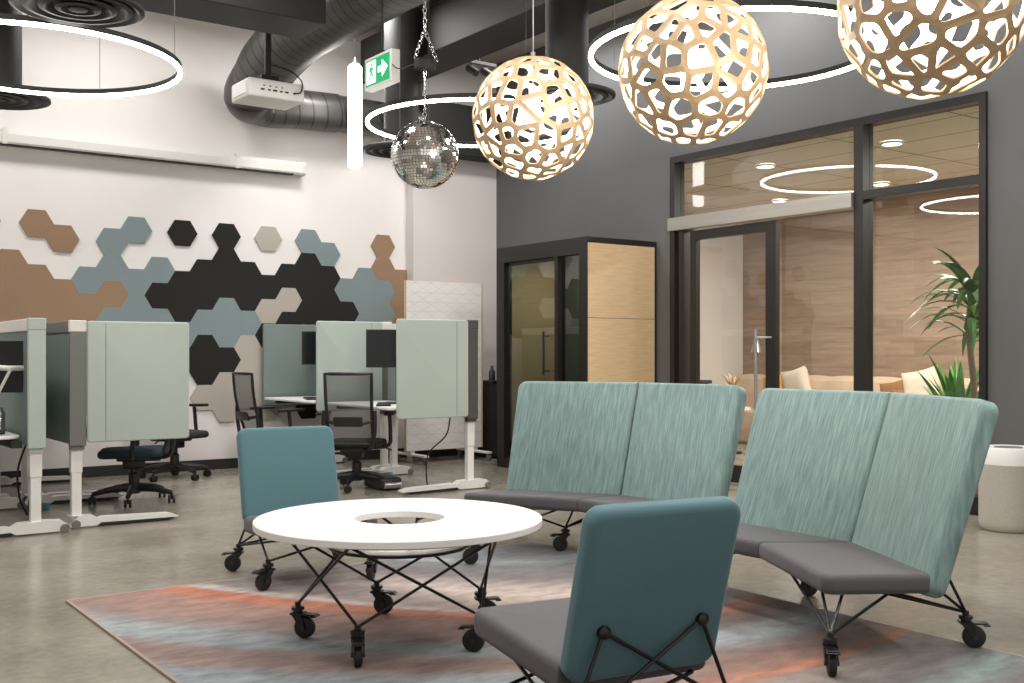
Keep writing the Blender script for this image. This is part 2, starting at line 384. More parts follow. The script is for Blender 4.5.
# glazed front: window_1 frame + panes, door_1
bm = BM(); fx0, fx1 = WX-.03, WX+.10
MY0, MY1 = 5.17, 5.255
box(bm, fx0, fx1, Y0, Y0+.05, 0, ZT); box(bm, fx0, fx1, Y1-.06, Y1, 0, ZT)
box(bm, fx0, fx1, Y0+.05, Y1-.06, ZT-.06, ZT); box(bm, fx0, fx1, MY0, MY1, 0, ZT-.06)
box(bm, fx0, fx1, Y0+.05, MY0, 2.32, 2.386); box(bm, fx0, fx1, Y0+.05, MY0, 0, .13)
box(bm, fx0, fx1, 7.10, 7.165, 0, 2.27); box(bm, fx0, fx1, MY1, 6.05, 0, .13)
wf = struct('window_1', bm, M['frame'])
obj('header_rail', box(BM(), WX-.06, WX+.08, MY1, Y1, 2.268, 2.386), M['header'], wf)
for n, (a, b, z0, z1) in enumerate([(Y0+.05, MY0, .13, 2.32), (Y0+.05, MY0, 2.386, ZT-.06), (MY1, Y1-.06, 2.386, ZT-.06), (MY1, 6.03, .13, 2.268), (7.165, Y1-.06, 0, 2.268)]):
    obj('pane', box(BM(), WX+.05, WX+.058, a, b, z0, z1), M['glass'], wf)
bm = BM(); dx0, dx1 = WX-.01, WX+.04; da, db, dz = 6.045, 7.04, 2.25
box(bm, dx0, dx1, da, da+.11, .01, dz); box(bm, dx0, dx1, db-.075, db, .01, dz); box(bm, dx0, dx1, da+.11, db-.075, dz-.085, dz); box(bm, dx0, dx1, da+.11, db-.075, .01, .16)
door = struct('door_1', bm, M['frame'])
obj('door_pane', box(BM(), WX+.01, WX+.018, da+.11, db-.075, .16, dz-.085), M['glass'], door)
bm = BM(); tube(bm, [(WX-.075, da+.06+.1, .65), (WX-.075, da+.16, 1.34)], .014, 12)
tube(bm, [(WX-.075, da+.16, 1.27), (WX-.0, da+.04, 1.27)], .009, 8); tube(bm, [(WX-.075, da+.16, .72), (WX-.0, da+.04, .72)], .009, 8)
obj('door_handle', bm, M['silver'], door, True)

# lounge room behind the glass
IX = 11.2
struct('wall_lounge_rear', box(BM(), IX, IX+.15, 1.5, WY+.2, 0, 3.1), M['walnut'])
struct('wall_lounge_side', box(BM(), WX+.16, IX, 10.15, 10.3, 0, 3.1), M['wall'])
struct('wall_lounge_front', box(BM(), WX+.16, IX, 1.5, 1.65, 0, 3.1), M['wall'])
struct('ceiling_lounge', box(BM(), WX+.16, IX, 1.65, 10.15, 3.0, 3.1), M['tile'])
for i, (x, y) in enumerate([(8.27, 7.2), (8.28, 5.77), (10.3, 8.74), (10.17, 7.22), (8.27, 4.3), (10.2, 5.6), (10.2, 4.0)]):
    d = thing('recessed_downlight', 'small round recessed downlight in the lounge ceiling behind the glass', 'downlight', (x, y, 2.985), 0, 'lounge downlights')
    obj('lens', lathe(BM(), [(.075, .004), (.075, -.004)], seg=24), M['downled'], d)
    obj('trim_ring', loop_tube(BM(), (0, 0, 0), .09, .012, 32, 6), M['white'], d, True)

# ------------------------------------------------------------------ wall things
# projector screen housing
t = thing('screen_housing', 'long white projector screen housing mounted high on the white wall', 'projector screen', (0, WY, 2.957))
bm = BM(); prism(bm, [(-.005, 0), (-.13, 0), (-.14, .015), (-.14, .085), (-.11, .125), (-.005, .13)], 'x', -1.2, 4.70)
obj('casing', bm, M['white_edge'], t)
obj('screen_slot', box(BM(), -1.15, 4.6, -.115, -.06, -.012, .001), M['baseboard'], t)
for x in (1.9, 4.0): obj('bracket', box(BM(), x-.02, x+.02, -.146, -.004, -.004, .133), M['white_edge'], t)
obj('end_cap', prism(BM(), [(-.003, -.006), (-.135, -.006), (-.146, .012), (-.146, .088), (-.112, .131), (-.003, .135)], 'x', 4.70, 4.725), M['white_edge'], t)

# felt hexagons, every tile its own
HX0, HRX, HZ0, HRZ = 2.1836, 0.14581, 2.2928, 0.14086
tiles = {
 'taupe': [(0, 0), (1, 1)], 'taupe_low': [(-3, 5), (-3, 7), (-2, 4), (-2, 6), (-2, 8), (-1, 3), (-1, 5), (-1, 7), (0, 4), (0, 6), (0, 8), (1, 5), (1, 7), (2, 6), (2, 8), (3, 5)],
 'blue_left': [(4, 0), (3, 1), (3, 3), (2, 4), (4, 4), (5, 3), (4, 6), (3, 7), (5, 7), (4, 8)],
 'blue_mid': [(6, 8), (7, 7), (8, 6), (8, 8), (9, 7)], 'black_one': [(6, 0)],
 'black': [(8, 0), (8, 2), (7, 3), (9, 3), (6, 4), (8, 4), (10, 4), (5, 5), (7, 5), (9, 5), (6, 6), (11, 3), (12, 2), (12, 4), (13, 3), (13, 5), (12, 6), (11, 7), (13, 7), (14, 6), (10, 8)],
 'grey_one': [(10, 0)], 'grey_pair': [(10, 6), (11, 5)], 'blue_pair': [(12, 0), (13, 1)],
 'blue_right': [(14, 4), (15, 3), (16, 4), (15, 5), (16, 6), (15, 7)],
 'taupe_right': [(16, 0), (16, 2), (17, 3), (17, 5), (17, 7)],
 'black_low': [(7, 9), (7, 11), (8, 10), (6, 10)], 'black_desk': [(12, 14)],
 'grey_low': [(9, 9), (9, 11), (10, 10), (8, 12), (7, 13), (8, 14), (9, 13), (10, 12), (10, 14), (11, 13)], 'grey_edge': [(-2, 0)]}
hinfo = {'taupe': ('felt_taupe', 'taupe felt hexagon of the pair high on the far left of the wall'), 'taupe_low': ('felt_taupe', 'taupe felt hexagon in the big cluster above the left desks'),
 'blue_left': ('felt_blue', 'blue grey felt hexagon in the left cluster above the pale green desk screen'), 'blue_mid': ('felt_blue', 'blue grey felt hexagon in the cluster under the big black cluster'),
 'black_one': ('felt_black', 'lone black felt hexagon standing apart high on the white wall'), 'black': ('felt_black', 'black felt hexagon in the large cluster across the middle of the wall'),
 'grey_one': ('felt_grey', 'lone pale grey felt hexagon high on the wall right of the black one'), 'grey_pair': ('felt_grey', 'pale grey felt hexagon of the pair notched into the black cluster'),
 'blue_pair': ('felt_blue', 'blue grey felt hexagon of the pair on top of the black cluster'), 'blue_right': ('felt_blue', 'blue grey felt hexagon in the right cluster above the right desk'),
 'taupe_right': ('felt_taupe', 'taupe felt hexagon of the narrow column at the right end of the wall'), 'black_low': ('felt_black', 'black felt hexagon in the low cluster beside the left desk screen'),
 'black_desk': ('felt_black', 'black felt hexagon low on the wall below the right desk top'), 'grey_low': ('felt_grey', 'pale grey felt hexagon in the low cluster behind the office chairs'),
 'grey_edge': ('felt_grey', 'grey felt hexagon at the far left edge of the photo')}
hexmesh = {}
def hexbm(clipx=None):
    prof = [(HRX*1.002*cos(k*pi/3), HRZ*1.003*sin(k*pi/3)) for k in range(6)]
    if clipx is not None: prof = [(HRX*cos(k*pi/3), HRZ*sin(k*pi/3)) for k in (2, 3, 4)]+[(clipx, -HRZ*sin(pi/3)), (clipx, HRZ*sin(pi/3))]
    bm = prism(BM(), prof, 'y', 0, .018); return bm
for key, cells in tiles.items():
    mname, lab = hinfo[key]
    for (c, v) in cells:
        loc = (HX0+1.5*HRX*c, WY-.0185, HZ0-v*HRZ*.8660254)
        mk = (mname, c == 17)
        if mk not in hexmesh:
            o = obj('hexagon_panel', hexbm(.0705 if c == 17 else None), M[mname]); hexmesh[mk] = o.data
        else:
            o = bpy.data.objects.new('hexagon_panel', hexmesh[mk]); COL.objects.link(o)
        o.location = loc; tag(o, lab, 'wall panel', None if len(cells) == 1 else lab.split(' in ')[0].split(' of ')[0]+'s, '+key.replace('_', ' ')+' cluster')

# ------------------------------------------------------------------ ceiling things
def soffit(name, label, cat, b, m='duct'):
    o = obj(name, box(BM(), *b, bev=.01), M[m]); tag(o, label, cat); return o
soffit('box_duct', 'wide black rectangular duct crossing above the projector at top left', 'duct', (-5, 3.6, 7.38, 7.86, 3.6, CZ+.09), 'black')
soffit('box_duct', 'black rectangular duct running from the pier toward the viewer above the mirror ball', 'duct', (5.2, 5.67, 2.2, 9.88, 3.9, 4.34), 'duct')
soffit('box_duct', 'black boxed duct lying across the top of the grey pier', 'duct', (5.99, WX-.01, 9.9, 10.13, 3.30, 3.86), 'black')
def bend(pts, n=10):
    # smooth a polyline (Catmull-Rom)
    P = [Vector(p) for p in pts]; P = [P[0]*2-P[1]]+P+[P[-1]*2-P[-2]]; out = []
    for i in range(1, len(P)-2):
        for k in range(n):
            t = k/n; a, b, c, d = P[i-1:i+3]
            out.append(.5*((2*b)+(c-a)*t+(2*a-5*b+4*c-d)*t*t+(3*b-a-3*c+d)*t**3))
    out.append(P[-2]); return out
# big spiral duct: runs toward the wall, drops through an elbow and follows the wall
t = thing('spiral_duct', 'large round ribbed spiral duct bending down behind the projector and along the wall', 'duct', (4.1, 9.0, 3.6))
bm = BM(); pts = [(0, y, .42) for y in (-7, -5, -3.4, -2.2, -1.2, -.6)]
tube(bm, pts+bend([(0, -.6, .42), (-.03, -.1, .38), (-.08, .42, .22), (-.06, .72, .06)], 6)[1:], [.27]*(6+18), 32, uv=.12)
obj('main_run', bm, M['spiral'], t, True)
bm = BM(); e = bend([(-.06, .66, .14), (-.12, .84, -.02), (.10, .99, -.05), (.45, 1.03, -.02), (.9, 1.05, 0)], 7)
tube(bm, e, [.27-.075*min(1, i/12) for i in range(len(e))], 32, uv=.16)
tube(bm, [(.9, 1.05, 0), (1.87, 1.05, 0)], .185, 32, uv=.5)
obj('elbow_run', bm, M['spiral'], t, True)
bm = BM(); e = bend([(1.45, 1.02, .02), (1.42, .62, .03), (1.36, .36, .10), (1.34, .28, .22), (1.34, .28, .297)], 6); tube(bm, e, .13, 24, uv=.10)
obj('branch_elbow', bm, M['spiral'], t, True)
# round drops with disc diffusers
def diffuser(x, y, zd, label, cr=.16, dr=.36, grp='round black diffusers'):
    t = thing('air_diffuser', label, 'air diffuser', (x, y, zd))
    obj('drop_duct', tube(BM(), [(0, 0, .06), (0, 0, CZ+.09-zd)], cr, 28), M['duct'], t, True)
    obj('cone', lathe(BM(), [(cr*.9, .10), (cr*1.15, .085), (dr*.86, .05), (dr, .03), (dr, .012), (dr*.93, .004), (dr*.8, .03), (dr*.7, .04), (.001, .045)], seg=48), M['duct'], t, True)
    bm = BM()
    for r_, z_ in ((.74, .012), (.50, .010), (.26, .008)): loop_tube(bm, (0, 0, z_), dr*r_, .012, 48, 6, sect=[(-.035, .03), (.0, -.006), (.03, .0), (.01, .012)])
    lathe(bm, [(.05, .03), (.05, .004), (.0, .0)], seg=20)
    obj('louvre_rings', bm, M['duct'], t, True)
diffuser(1.52, 6.16, 3.0, 'round black ceiling diffuser nearest the top left corner, above the ring light', dr=.345)
diffuser(1.60, 8.78, 3.02, 'round black diffuser at the left edge under its column beside the ring light')
diffuser(5.03, 8.75, 3.0, 'round black diffuser seen beside the mirror ball')
diffuser(5.00, 6.25, 3.02, 'round black diffuser behind the smallest wooden globe pendant')
# ring lights
def ring(x, y, z, rad, label, angs):
    t = thing('ring_light', label, 'ring light', (x, y, z))
    s = [(-.011, 0), (.011, 0), (.011, .035), (-.011, .035)]
    obj('housing', loop_tube(BM(), (0, 0, .012), rad, .02, 128, sect=s), M['black'], t)
    obj('diffuser', loop_tube(BM(), (0, 0, 0), rad, .02, 128, sect=[(-.013, .012), (-.013, -.004), (-.007, -.009), (.007, -.009), (.013, -.004), (.013, .012)]), M['led'], t, True)
    for a in map(R, angs):
        bm = BM(); tube(bm, [(rad*cos(a), rad*sin(a), .05), (rad*cos(a), rad*sin(a), CZ+.09-z)], .002, 4)
        obj('suspension_cable', bm, M['greyplastic'], t)
ring(1.57, 7.36, 2.985, .87, 'thin glowing ring light hanging at the top left', (215, 325, 50))
ring(4.80, 7.14, 2.95, .87, 'thin glowing ring light hanging behind the mirror ball', (105, 260, 85))
ring(4.94, 4.55, 2.955, .87, 'thin glowing ring light hanging behind the middle wooden globe pendant', (105, 260, 85))
# LED tube
t = thing('tube_light', 'vertical white glowing tube light hanging left of the exit sign', 'tube light', (4.82, 9.27, 2.91))
obj('tube', lathe(BM(), [(0, 0), (.05, 0), (.067, .02), (.067, .96), (.05, .985), (0, .985)], seg=28), M['tubeled'], t, True)
obj('top_cap', lathe(BM(), [(.03, .985), (.034, 1.02), (.012, 1.03), (.008, 1.06)], seg=20), M['silver'], t, True)
obj('cable', tube(BM(), [(0, 0, 1.05), (0, 0, CZ+.09-2.91)], .004, 5), M['black'], t)
# exit sign
t = thing('exit_sign', 'green running man exit sign with arrow hanging from the ceiling', 'exit sign', (3.82, 6.99, 3.09))
obj('sign_case', box(BM(), 0, .075, -.2, .2, 0, .235, bev=.006), M['white_edge'], t)
fc = obj('sign_face', box(BM(), -.004, 0, -.178, .178, .022, .213), M['green_sign'], t)
def flat(bm, pts, x0=-.007, x1=-.0045): prism(bm, pts, 'x', x0, x1)
bm = BM(); flat(bm, [(.155, .035), (.02, .035), (.02, .20), (.155, .20)])
flat(bm, [(-.015, .14), (-.015, .095), (-.075, .095), (-.075, .055), (-.158, .1175), (-.075, .18), (-.075, .14)])
obj('door_and_arrow', bm, M['white_sign'], fc)
bm = BM(); X0, X1 = -.010, -.0072
lathe(bm, [(.011, X0), (.011, X1)], c=(0, .082, .172), seg=14, axis='x')
for a in ([(.098, .155), (.080, .158), (.068, .115), (.088, .110)],
          [(.076, .152), (.050, .138), (.046, .118), (.055, .118), (.060, .132), (.080, .142)],
          [(.098, .152), (.112, .132), (.122, .118), (.115, .112), (.104, .124), (.090, .140)],
          [(.084, .115), (.068, .113), (.050, .095), (.052, .070), (.062, .070), (.064, .090)],
          [(.088, .118), (.074, .112), (.092, .088), (.112, .070), (.122, .060), (.128, .068), (.104, .092)]):
    prism(bm, a, 'x', X0, X1)
obj('running_figure', bm, M['green_sign'], fc)
obj('hanger', box(BM(), .025, .05, -.04, .04, .235, .26), M['black'], t)
obj('hanger_rod', tube(BM(), [(.037, 0, .25), (.037, 0, .76)], .007, 6), M['black'], t)
# projector
t = thing('projector', 'white ceiling projector hanging on a black pole in front of the duct', 'projector', (3.21, 7.93, 3.125))
obj('projector_body', box(BM(), 0, .47, 0, .36, 0, .145, bev=.018), M['white_edge'], t, True)
bm = BM(); 
for k, (x, w) in enumerate([(.10, .03), (.16, .02), (.20, .035), (.26, .02), (.30, .03), (.37, .02)]): box(bm, x, x+w, -.004, .002, .055, .068)
for k in range(4): box(bm, .12+k*.05, .135+k*.05, -.004, .002, .088, .096)
obj('port_panel', bm, M['black'], t)
obj('lens_end', box(BM(), -.006, .002, .05, .31, .03, .12, bev=.003), M['white'], t)
bm = BM(); box(bm, .12, .34, .08, .26, .145, .165); box(bm, .16, .30, .12, .22, .165, .21); tube(bm, [(.23, .17, .2), (.23, .17, CZ+.09-3.125)], .028, 12)
obj('mount_pole', bm, M['black'], t, True)
obj('cable', tube(BM(), bend([(.25, .15, .30), (.36, .05, .25), (.44, .0, .17), (.43, -.015, .08), (.38, -.01, .06)], 6), .006, 6), M['black'], t, True)
# mirror ball
t = thing('mirror_ball', 'silver mirror ball hanging on a chain in the middle of the room', 'mirror ball', (3.294, 5.453, 2.30))
bm = BM(); NR = 34; RB = .198
for i in range(NR):
    a0, a1 = -pi/2+pi*i/NR, -pi/2+pi*(i+1)/NR; am = (a0+a1)/2
    n = max(5, int(2*pi*cos(am)/(pi/NR)*.98)); off = random.random()
    for k in range(n):
        b0, b1 = 2*pi*(k+off+.07)/n, 2*pi*(k+off+.93)/n; g = .07*(a1-a0)
        q = [Vector((cos(a)*cos(b), cos(a)*sin(b), sin(a)))*RB for a, b in ((a0+g, b0), (a0+g, b1), (a1-g, b1), (a1-g, b0))]
        c = sum(q, Vector())/4; jt = Vector((random.gauss(0, .024), random.gauss(0, .024), random.gauss(0, .024)))
        nrm = c.normalized(); d = (nrm+jt).normalized()
        vs = []
        for p in q:
            p2 = p*1.006; p2 = p2-d*((p2-c*1.006).dot(d)); vs.append(bm.verts.new(p2))
        bm.faces.new(vs)
obj('mirror_tiles', bm, M['mirror'], t)
bm = BM(); bmesh.ops.create_uvsphere(bm, u_segments=48, v_segments=24, radius=RB*.985); obj('ball_core', bm, M['greyplastic'], t, True)
def link(bm, p, q, w=.012, r=.0028):
    p, q = Vector(p), Vector(q); d = (q-p).normalized(); s = d.cross(Vector((.3, .8, .2))).normalized()
    m = (p+q)/2; pts = []
    for k in range(9):
        a = 2*pi*k/8; pts.append(m+d*cos(a)*(p-q).length*.62+s*sin(a)*w)
    tube(bm, pts, r, 5, cap=False)
bm = BM()
def chain(bm, p, q, n):
    p, q = Vector(p), Vector(q)
    for k in range(n):
        a, b = p.lerp(q, k/n), p.lerp(q, (k+1)/n)
        link(bm, a, b, .010 if k % 2 else .006)
chain(bm, (0, 0, .20), (0, 0, .28), 3); tube(bm, [(0, 0, .27), (0, 0, .48)], .003, 6); chain(bm, (0, 0, .45), (0, 0, .50), 2)
chain(bm, (-.05, .03, .57), (0, 0, .74), 7); chain(bm, (.06, -.04, .55), (0, 0, .74), 7); chain(bm, (0, 0, .74), (0, 0, CZ+.09-2.30), 44)
obj('chain', bm, M['chrome'], t, True)
obj('motor', box(BM(), -.06, .06, -.03, .03, .50, .56, bev=.008), M['black'], t)
obj('power_cable', tube(BM(), bend([(-.02, .03, .55), (.24, .72, .70), (.57, 1.40, .93)], 8), .004, 5), M['black'], t, True)
# track spots near the pier
t = thing('track_spotlight', 'pair of small black spotlights on the duct left of the smallest globe pendant', 'spotlight', (5.9, 8.75, 3.86))
bm = BM(); box(bm, -.2, .2, -.015, .015, .10, .13); tube(bm, [(0, 0, .13), (0, 0, CZ+.09-3.86)], .01, 6); obj('track', bm, M['black'], t)
for x in (-.09, .08):
    bm = BM(); tube(bm, [(x, 0, .11), (x, -.005, .05)], .008, 6); tube(bm, [(x-.02, .03, .06), (x+.03, -.06, -.01)], .036, 14); obj('spot_head', bm, M['black'], t, True)
o = obj('ceiling_strip_light', box(BM(), 4.15, 4.9, 7.1, 7.22, CZ+.03, CZ+.09), M['downled']); tag(o, 'small white strip light on the ceiling behind the mirror ball chain', 'ceiling light')

# wooden globe pendants
def globe_meshes(rad):
    """irregular cellular cage on a sphere: spherical Voronoi cells become rounded holes"""
    rnd = random.Random(11); N = 122; pts = []
    for k in range(N):
        z = 1-(2*k+1)/N; a = k*2.399963; r = math.sqrt(1-z*z); pts.append(Vector((r*cos(a), r*sin(a), z)))
    pts = [(p+Vector((rnd.gauss(0, .055), rnd.gauss(0, .055), rnd.gauss(0, .055)))).normalized() for p in pts]
    hb = bmesh.new(); vs = [hb.verts.new(p) for p in pts]; bmesh.ops.convex_hull(hb, input=vs)
    bmesh.ops.triangulate(hb, faces=hb.faces[:]); hb.verts.ensure_lookup_table()
    cells = []
    for v in hb.verts:
        fs = list(v.link_faces); cc = []
        for f in fs:
            a, b, c = [q.co for q in f.verts]; n = (b-a).cross(c-a).normalized()
            if n.dot(a) < 0: n = -n
            cc.append(n)
        n = v.co.normalized(); ex = n.orthogonal().normalized(); ey = n.cross(ex)
        cc.sort(key=lambda q: math.atan2(q.dot(ey), q.dot(ex))); cells.append((n, cc))
    hb.free()
    outer = bmesh.new(); cache = {}
    def V(bm, p, r):
        k = (round(p.x, 4), round(p.y, 4), round(p.z, 4), round(r, 5))
        if k not in cache: cache[k] = bm.verts.new(p*r)
        return cache[k]
    t = .0035
    for n, cc in cells:
        m = len(cc); c = sum(cc, Vector()); c.normalize()
        # rounded hole: offset every edge inward by a constant rib half width, then cut corners
        half = .044; hole = []
        for i in range(m):
            a, b = cc[i-1], cc[i]; d = cc[(i+1) % m]
            n1 = a.cross(b).normalized(); n2 = b.cross(d).normalized()
            if n1.dot(c) < 0: n1 = -n1
            if n2.dot(c) < 0: n2 = -n2
            den = 1+n1.dot(n2); q = b+(n1+n2)*(half/max(.35, den))
            hole.append(q.normalized())
        ring = []                                  # rounded corners, 3 points each
        for i in range(m):
            p = hole[i]; a = hole[i-1]; b = hole[(i+1) % m]
            ra = min(.33, .05/max(.001, (a-p).length)); rb = min(.33, .05/max(.001, (b-p).length))
            pa, pb = p.lerp(a, ra), p.lerp(b, rb); ring.append((pa, (p*.5+pa*.25+pb*.25), pb))
        area = sum((hole[i]-hole[i-1]).length for i in range(m))
        for i in range(m):
            j = (i+1) % m
            A, B = cc[i], cc[j]; pa, pm, pb = ring[i]; na, nm_, nb_ = ring[j]
            polys = [(A, pa, pm), (A, pm, pb), (A, pb, na, B)]
            for poly in polys:
                o_ = [V(outer, q, rad) for q in poly]; i_ = [V(outer, q, rad-t*2) for q in poly]
                try:
                    f = outer.faces.new(o_); f.material_index = 0
                    f = outer.faces.new(i_[::-1]); f.material_index = 1
                except ValueError: pass
            for u_, w_ in ((pa, pm), (pm, pb), (pb, na)):
                try: f = outer.faces.new((V(outer, u_, rad), V(outer, w_, rad), V(outer, w_, rad-t*2), V(outer, u_, rad-t*2))); f.material_index = 0
                except ValueError: pass
    return outer
gm = globe_meshes(.30)
me = bpy.data.meshes.new('globe_shade'); gm.to_mesh(me); gm.free(); me.materials.append(M['wood_shade']); me.materials.append(M['shade_in'])
def pendant(X, Z, z, rz, label):
    x, y = cw(X, Z)
    t = thing('globe_pendant', label, 'pendant lamp', (x, y, z), rz, 'latticed wooden globe pendants')
    s = bpy.data.objects.new('globe_shade', me); COL.objects.link(s); s.parent = t; s.rotation_euler = (rz*2, rz, 0)
    obj('bulb', lathe(BM(), [(0, -.055), (.03, -.045), (.05, -.015), (.052, .01), (.04, .04), (.022, .07), (.018, .09), (0, .09)], seg=24), M['bulb'], t, True)
    obj('bulb_socket', lathe(BM(), [(0, .09), (.022, .09), (.022, .15), (.006, .17), (0, .17)], seg=16), M['white_edge'], t, True)
    bm = BM(); tube(bm, [(0, 0, .16), (0, 0, CZ+.09-z)], .004, 6); lathe(bm, [(.012, .295), (.012, .325), (.0, .33)], seg=12)
    obj('cable', bm, M['silver'], t)
    l = bpy.data.lights.new('bulb_light', 'POINT'); l.energy = 42; l.color = (1, .93, .83); l.shadow_soft_size = .05
    lo = bpy.data.objects.new('bulb_light', l); COL.objects.link(lo); lo.parent = t; lo.location = (0, 0, -.10)
pendant(.103, 5.30, 2.285, .4, 'smallest and farthest latticed wooden globe pendant, hanging beside the mirror ball')
pendant(.730, 4.36, 2.278, 1.7, 'middle latticed wooden globe pendant of the row of three')
pendant(1.372, 3.53, 2.270, 2.9, 'largest latticed wooden globe pendant, cut off by the top of the photo')

# ------------------------------------------------------------------ rug
M['rug'] = rug_mat()
bm = BM(); box(bm, 1.235, 3.865, 1.2, 5.165, .001, .009)
o = obj('rug', bm, M['rug']); tag(o, 'large rug with sweeping orange, mauve and blue grey brushstroke bands', 'rug')
bm = BM(); e = .012
for b in ((1.235-e, 1.235, 1.2-e, 5.165+e), (3.865, 3.865+e, 1.2-e, 5.165+e), (1.235, 3.865, 5.165, 5.165+e), (1.235, 3.865, 1.2-e, 1.2)): box(bm, b[0], b[1], b[2], b[3], .001, .010)
obj('rug_binding', bm, mat('rug_binding', (168, 150, 138), .9), o)
def fz(x, y): return .0095 if (1.23 < x < 3.87 and 1.2 < y < 5.17) else 0.0

# ------------------------------------------------------------------ castors and lounge furniture
def castor_proto():
    bm = BM()
    lathe(bm, [(.018, .098), (.018, .108), (.026, .110), (.026, .122), (.012, .126), (.012, .142)], seg=20)
    for s in (-1, 1):
        prism(bm, [(-.022, .100), (.022, .100), (.042, .040), (.022, .036)], 'y', s*.021-.0025, s*.021+.0025)
    box(bm, -.024, .026, -.024, .024, .092, .100)
    box(bm, .020, .078, -.020, .020, .090, .098, bev=.003); box(bm, .060, .085, -.024, .024, .086, .092, bev=.002)
    f = obj('castor', bm, M['black_rod'], None, True)
    w = obj('wheel', lathe(BM(), [(.010, -.016), (.026, -.016), (.040, -.013), (.0425, -.008), (.0425, .008), (.040, .013), (.026, .016), (.010, .016)], c=(.030, 0, .0425), seg=32, axis='y'), M['rubber'], f, True)
    h = obj('hub_bolt', lathe(BM(), [(0, -.026), (.009, -.026), (.009, .026), (0, .026)], c=(.030, 0, .0425), seg=12, axis='y'), M['wheelhub'], f, True)
    return f
CP = castor_proto(); first = [True]
def castor(parent, x, y, ang, wx=None):
    """stem above (x,y) in the parent's space; returns the rod socket point"""
    if first[0]: c = CP; c.parent = parent; first[0] = False
    else: c = copy_tree(CP, parent)
    lp = Matrix.Rotation(parent.rotation_euler.z, 3, 'Z') @ Vector((x, y, 0))
    z = fz(parent.location.x+lp.x, parent.location.y+lp.y)
    c.location = (x, y, z-parent.location.z); c.rotation_euler = (0, 0, R(ang)-TH-parent.rotation_euler.z)
    return Vector((x, y, z+.134))
def rods(parent, segs, r=.006, name='rod_frame'):
    bm = BM()
    for a, b in segs: tube(bm, [a, b], r, 8)
    return obj(name, bm, M['black_rod'], parent, True)

def lounge_chair(X, Z, fX, fZ, label, sw=(250, 200, 20, 100), W=.245, fy=.265):
    x, y = cw(X, Z); t = thing('lounge_chair', label, 'lounge chair', (x, y, 0), heading(fX, fZ))
    bm = BM(); slab(bm, [(-W, -.19, .30), (W, -.19, .30), (W, .37, .335), (-W, .37, .335)], (0, .0, -.09), cr=.035, br=.028, corners=(0, 0, 1, 1))
    obj('seat', bm, M['seat_grey'], t, True)
    bm = BM(); slab(bm, [(-W, -.174, .262), (W, -.174, .262), (W, -.315, .745), (-W, -.315, .745)], (0, -.062, -.018), cr=.05, br=.024)
    obj('backrest', bm, M['chair_teal'], t, True)
    cc = [(.265, .265), (-.265, fy), (-.265, -.285), (.265, -.285)]
    S = [castor(t, *c, a) for c, a in zip(cc, sw)]
    A = [Vector((.19, .20, .225)), Vector((-.19, .20, .225)), Vector((-.19, -.20, .222)), Vector((.19, -.20, .222))]
    seg = []
    for i in range(4): seg += [(S[i], A[(i+1) % 4]), (S[i], A[(i-1) % 4])]
    zb = .395; yb = -.17-.145*(zb-.25)/.495-.066-.008
    Bl, Br = Vector((-.16, yb, zb)), Vector((.16, yb, zb))
    seg += [(S[2], Bl), (S[3], Bl), (S[2], Br), (S[3], Br)]
    rods(t, seg)
    for b in (Bl, Br): obj('back_bolt', lathe(BM(), [(0, -.016), (.010, -.016), (.018, -.010), (.018, .014), (0, .014)], c=b, seg=16, axis='y'), M['black_rod'], t, True)
    return t
lounge_chair(-1.055, 5.50, .48, -.88, 'petrol blue backed lounge chair on castors facing the round table from its far left', sw=(235, 262, 85, 180), W=.262)
lounge_chair(.255, 3.18, -.45, .89, 'petrol teal backed lounge chair nearest the viewer, seen from behind, with grey seat', fy=.13)

def bench(X, Z, ang, label, cast, brk=None):
    """two-section angled bench; origin = front end of the middle seam, front = +y"""
    x, y = cw(X, Z); t = thing('angled_bench', label, 'sofa', (x, y, 0), heading(cos(ang), sin(ang)))
    d, be, L, Lr, zf, zr, zt, b = .451, .505, .70, .712, .34, .312, .966, .208
    c, s = cos(be/2), sin(be/2)
    fs = Vector((0, 0, zf)); rs = Vector((0, -d/c, zr)); ts = Vector((0, -(d+b)/c, zt))
    for sg in (1, -1):
        fe = Vector((sg*L*c, L*s, zf)); ke = Vector((sg*Lr*c, -d/c+Lr*s, zr)); te = Vector((sg*(Lr*c+b*s), -d/c+Lr*s-b*c, zt))
        dn = (rs-fs).normalized()*.06
        bm = BM(); q = [rs+dn, ke+dn, fe, fs] if sg == 1 else [ke+dn, rs+dn, fs, fe]
        cr = (0, 0, 1, .12) if sg == 1 else (0, 0, .12, 1)
        slab(bm, q, (0, 0, -.075), cr=.05, br=.024, corners=cr)
        obj('seat', bm, M['seat_grey'], t, True)
        low = (rs-ts).normalized()*.085
        back = Vector((-(-s)*sg*.0, 0, 0)); nb = Vector((sg*s, -c, -.30)).normalized()*.085
        bm = BM(); q = [rs+low, ke+low, te, ts] if sg == 1 else [ke+low, rs+low, ts, te]
        cr = (.15, 1, 1, .15) if sg == 1 else (1, .15, .15, 1)
        slab(bm, q, nb, cr=.055, br=.022, corners=cr)
        obj('backrest', bm, M['sofa_teal'], t, True)
    seg = []; zu = .262
    def at(r, f): return Vector((-r, f, zu))
    for (r_, f_, a_, targets) in cast:
        p = castor(t, -r_, f_, a_)
        for tg in targets: seg.append((p, at(*tg) if len(tg) == 2 else Vector((-tg[0], tg[1], tg[2]))))
    fl_, fr_ = at(-.60, .10), at(.60, .10)
    rl_, rr_ = at(-.62, -.30), at(.62, -.30)
    seg += [(fl_, at(0, -.08)), (at(0, -.08), fr_), (rl_, at(0, -.44)), (at(0, -.44), rr_), (fr_, rr_), (fl_, rl_), (at(0, -.08), at(0, -.44))]
    rods(t, seg)
    return t
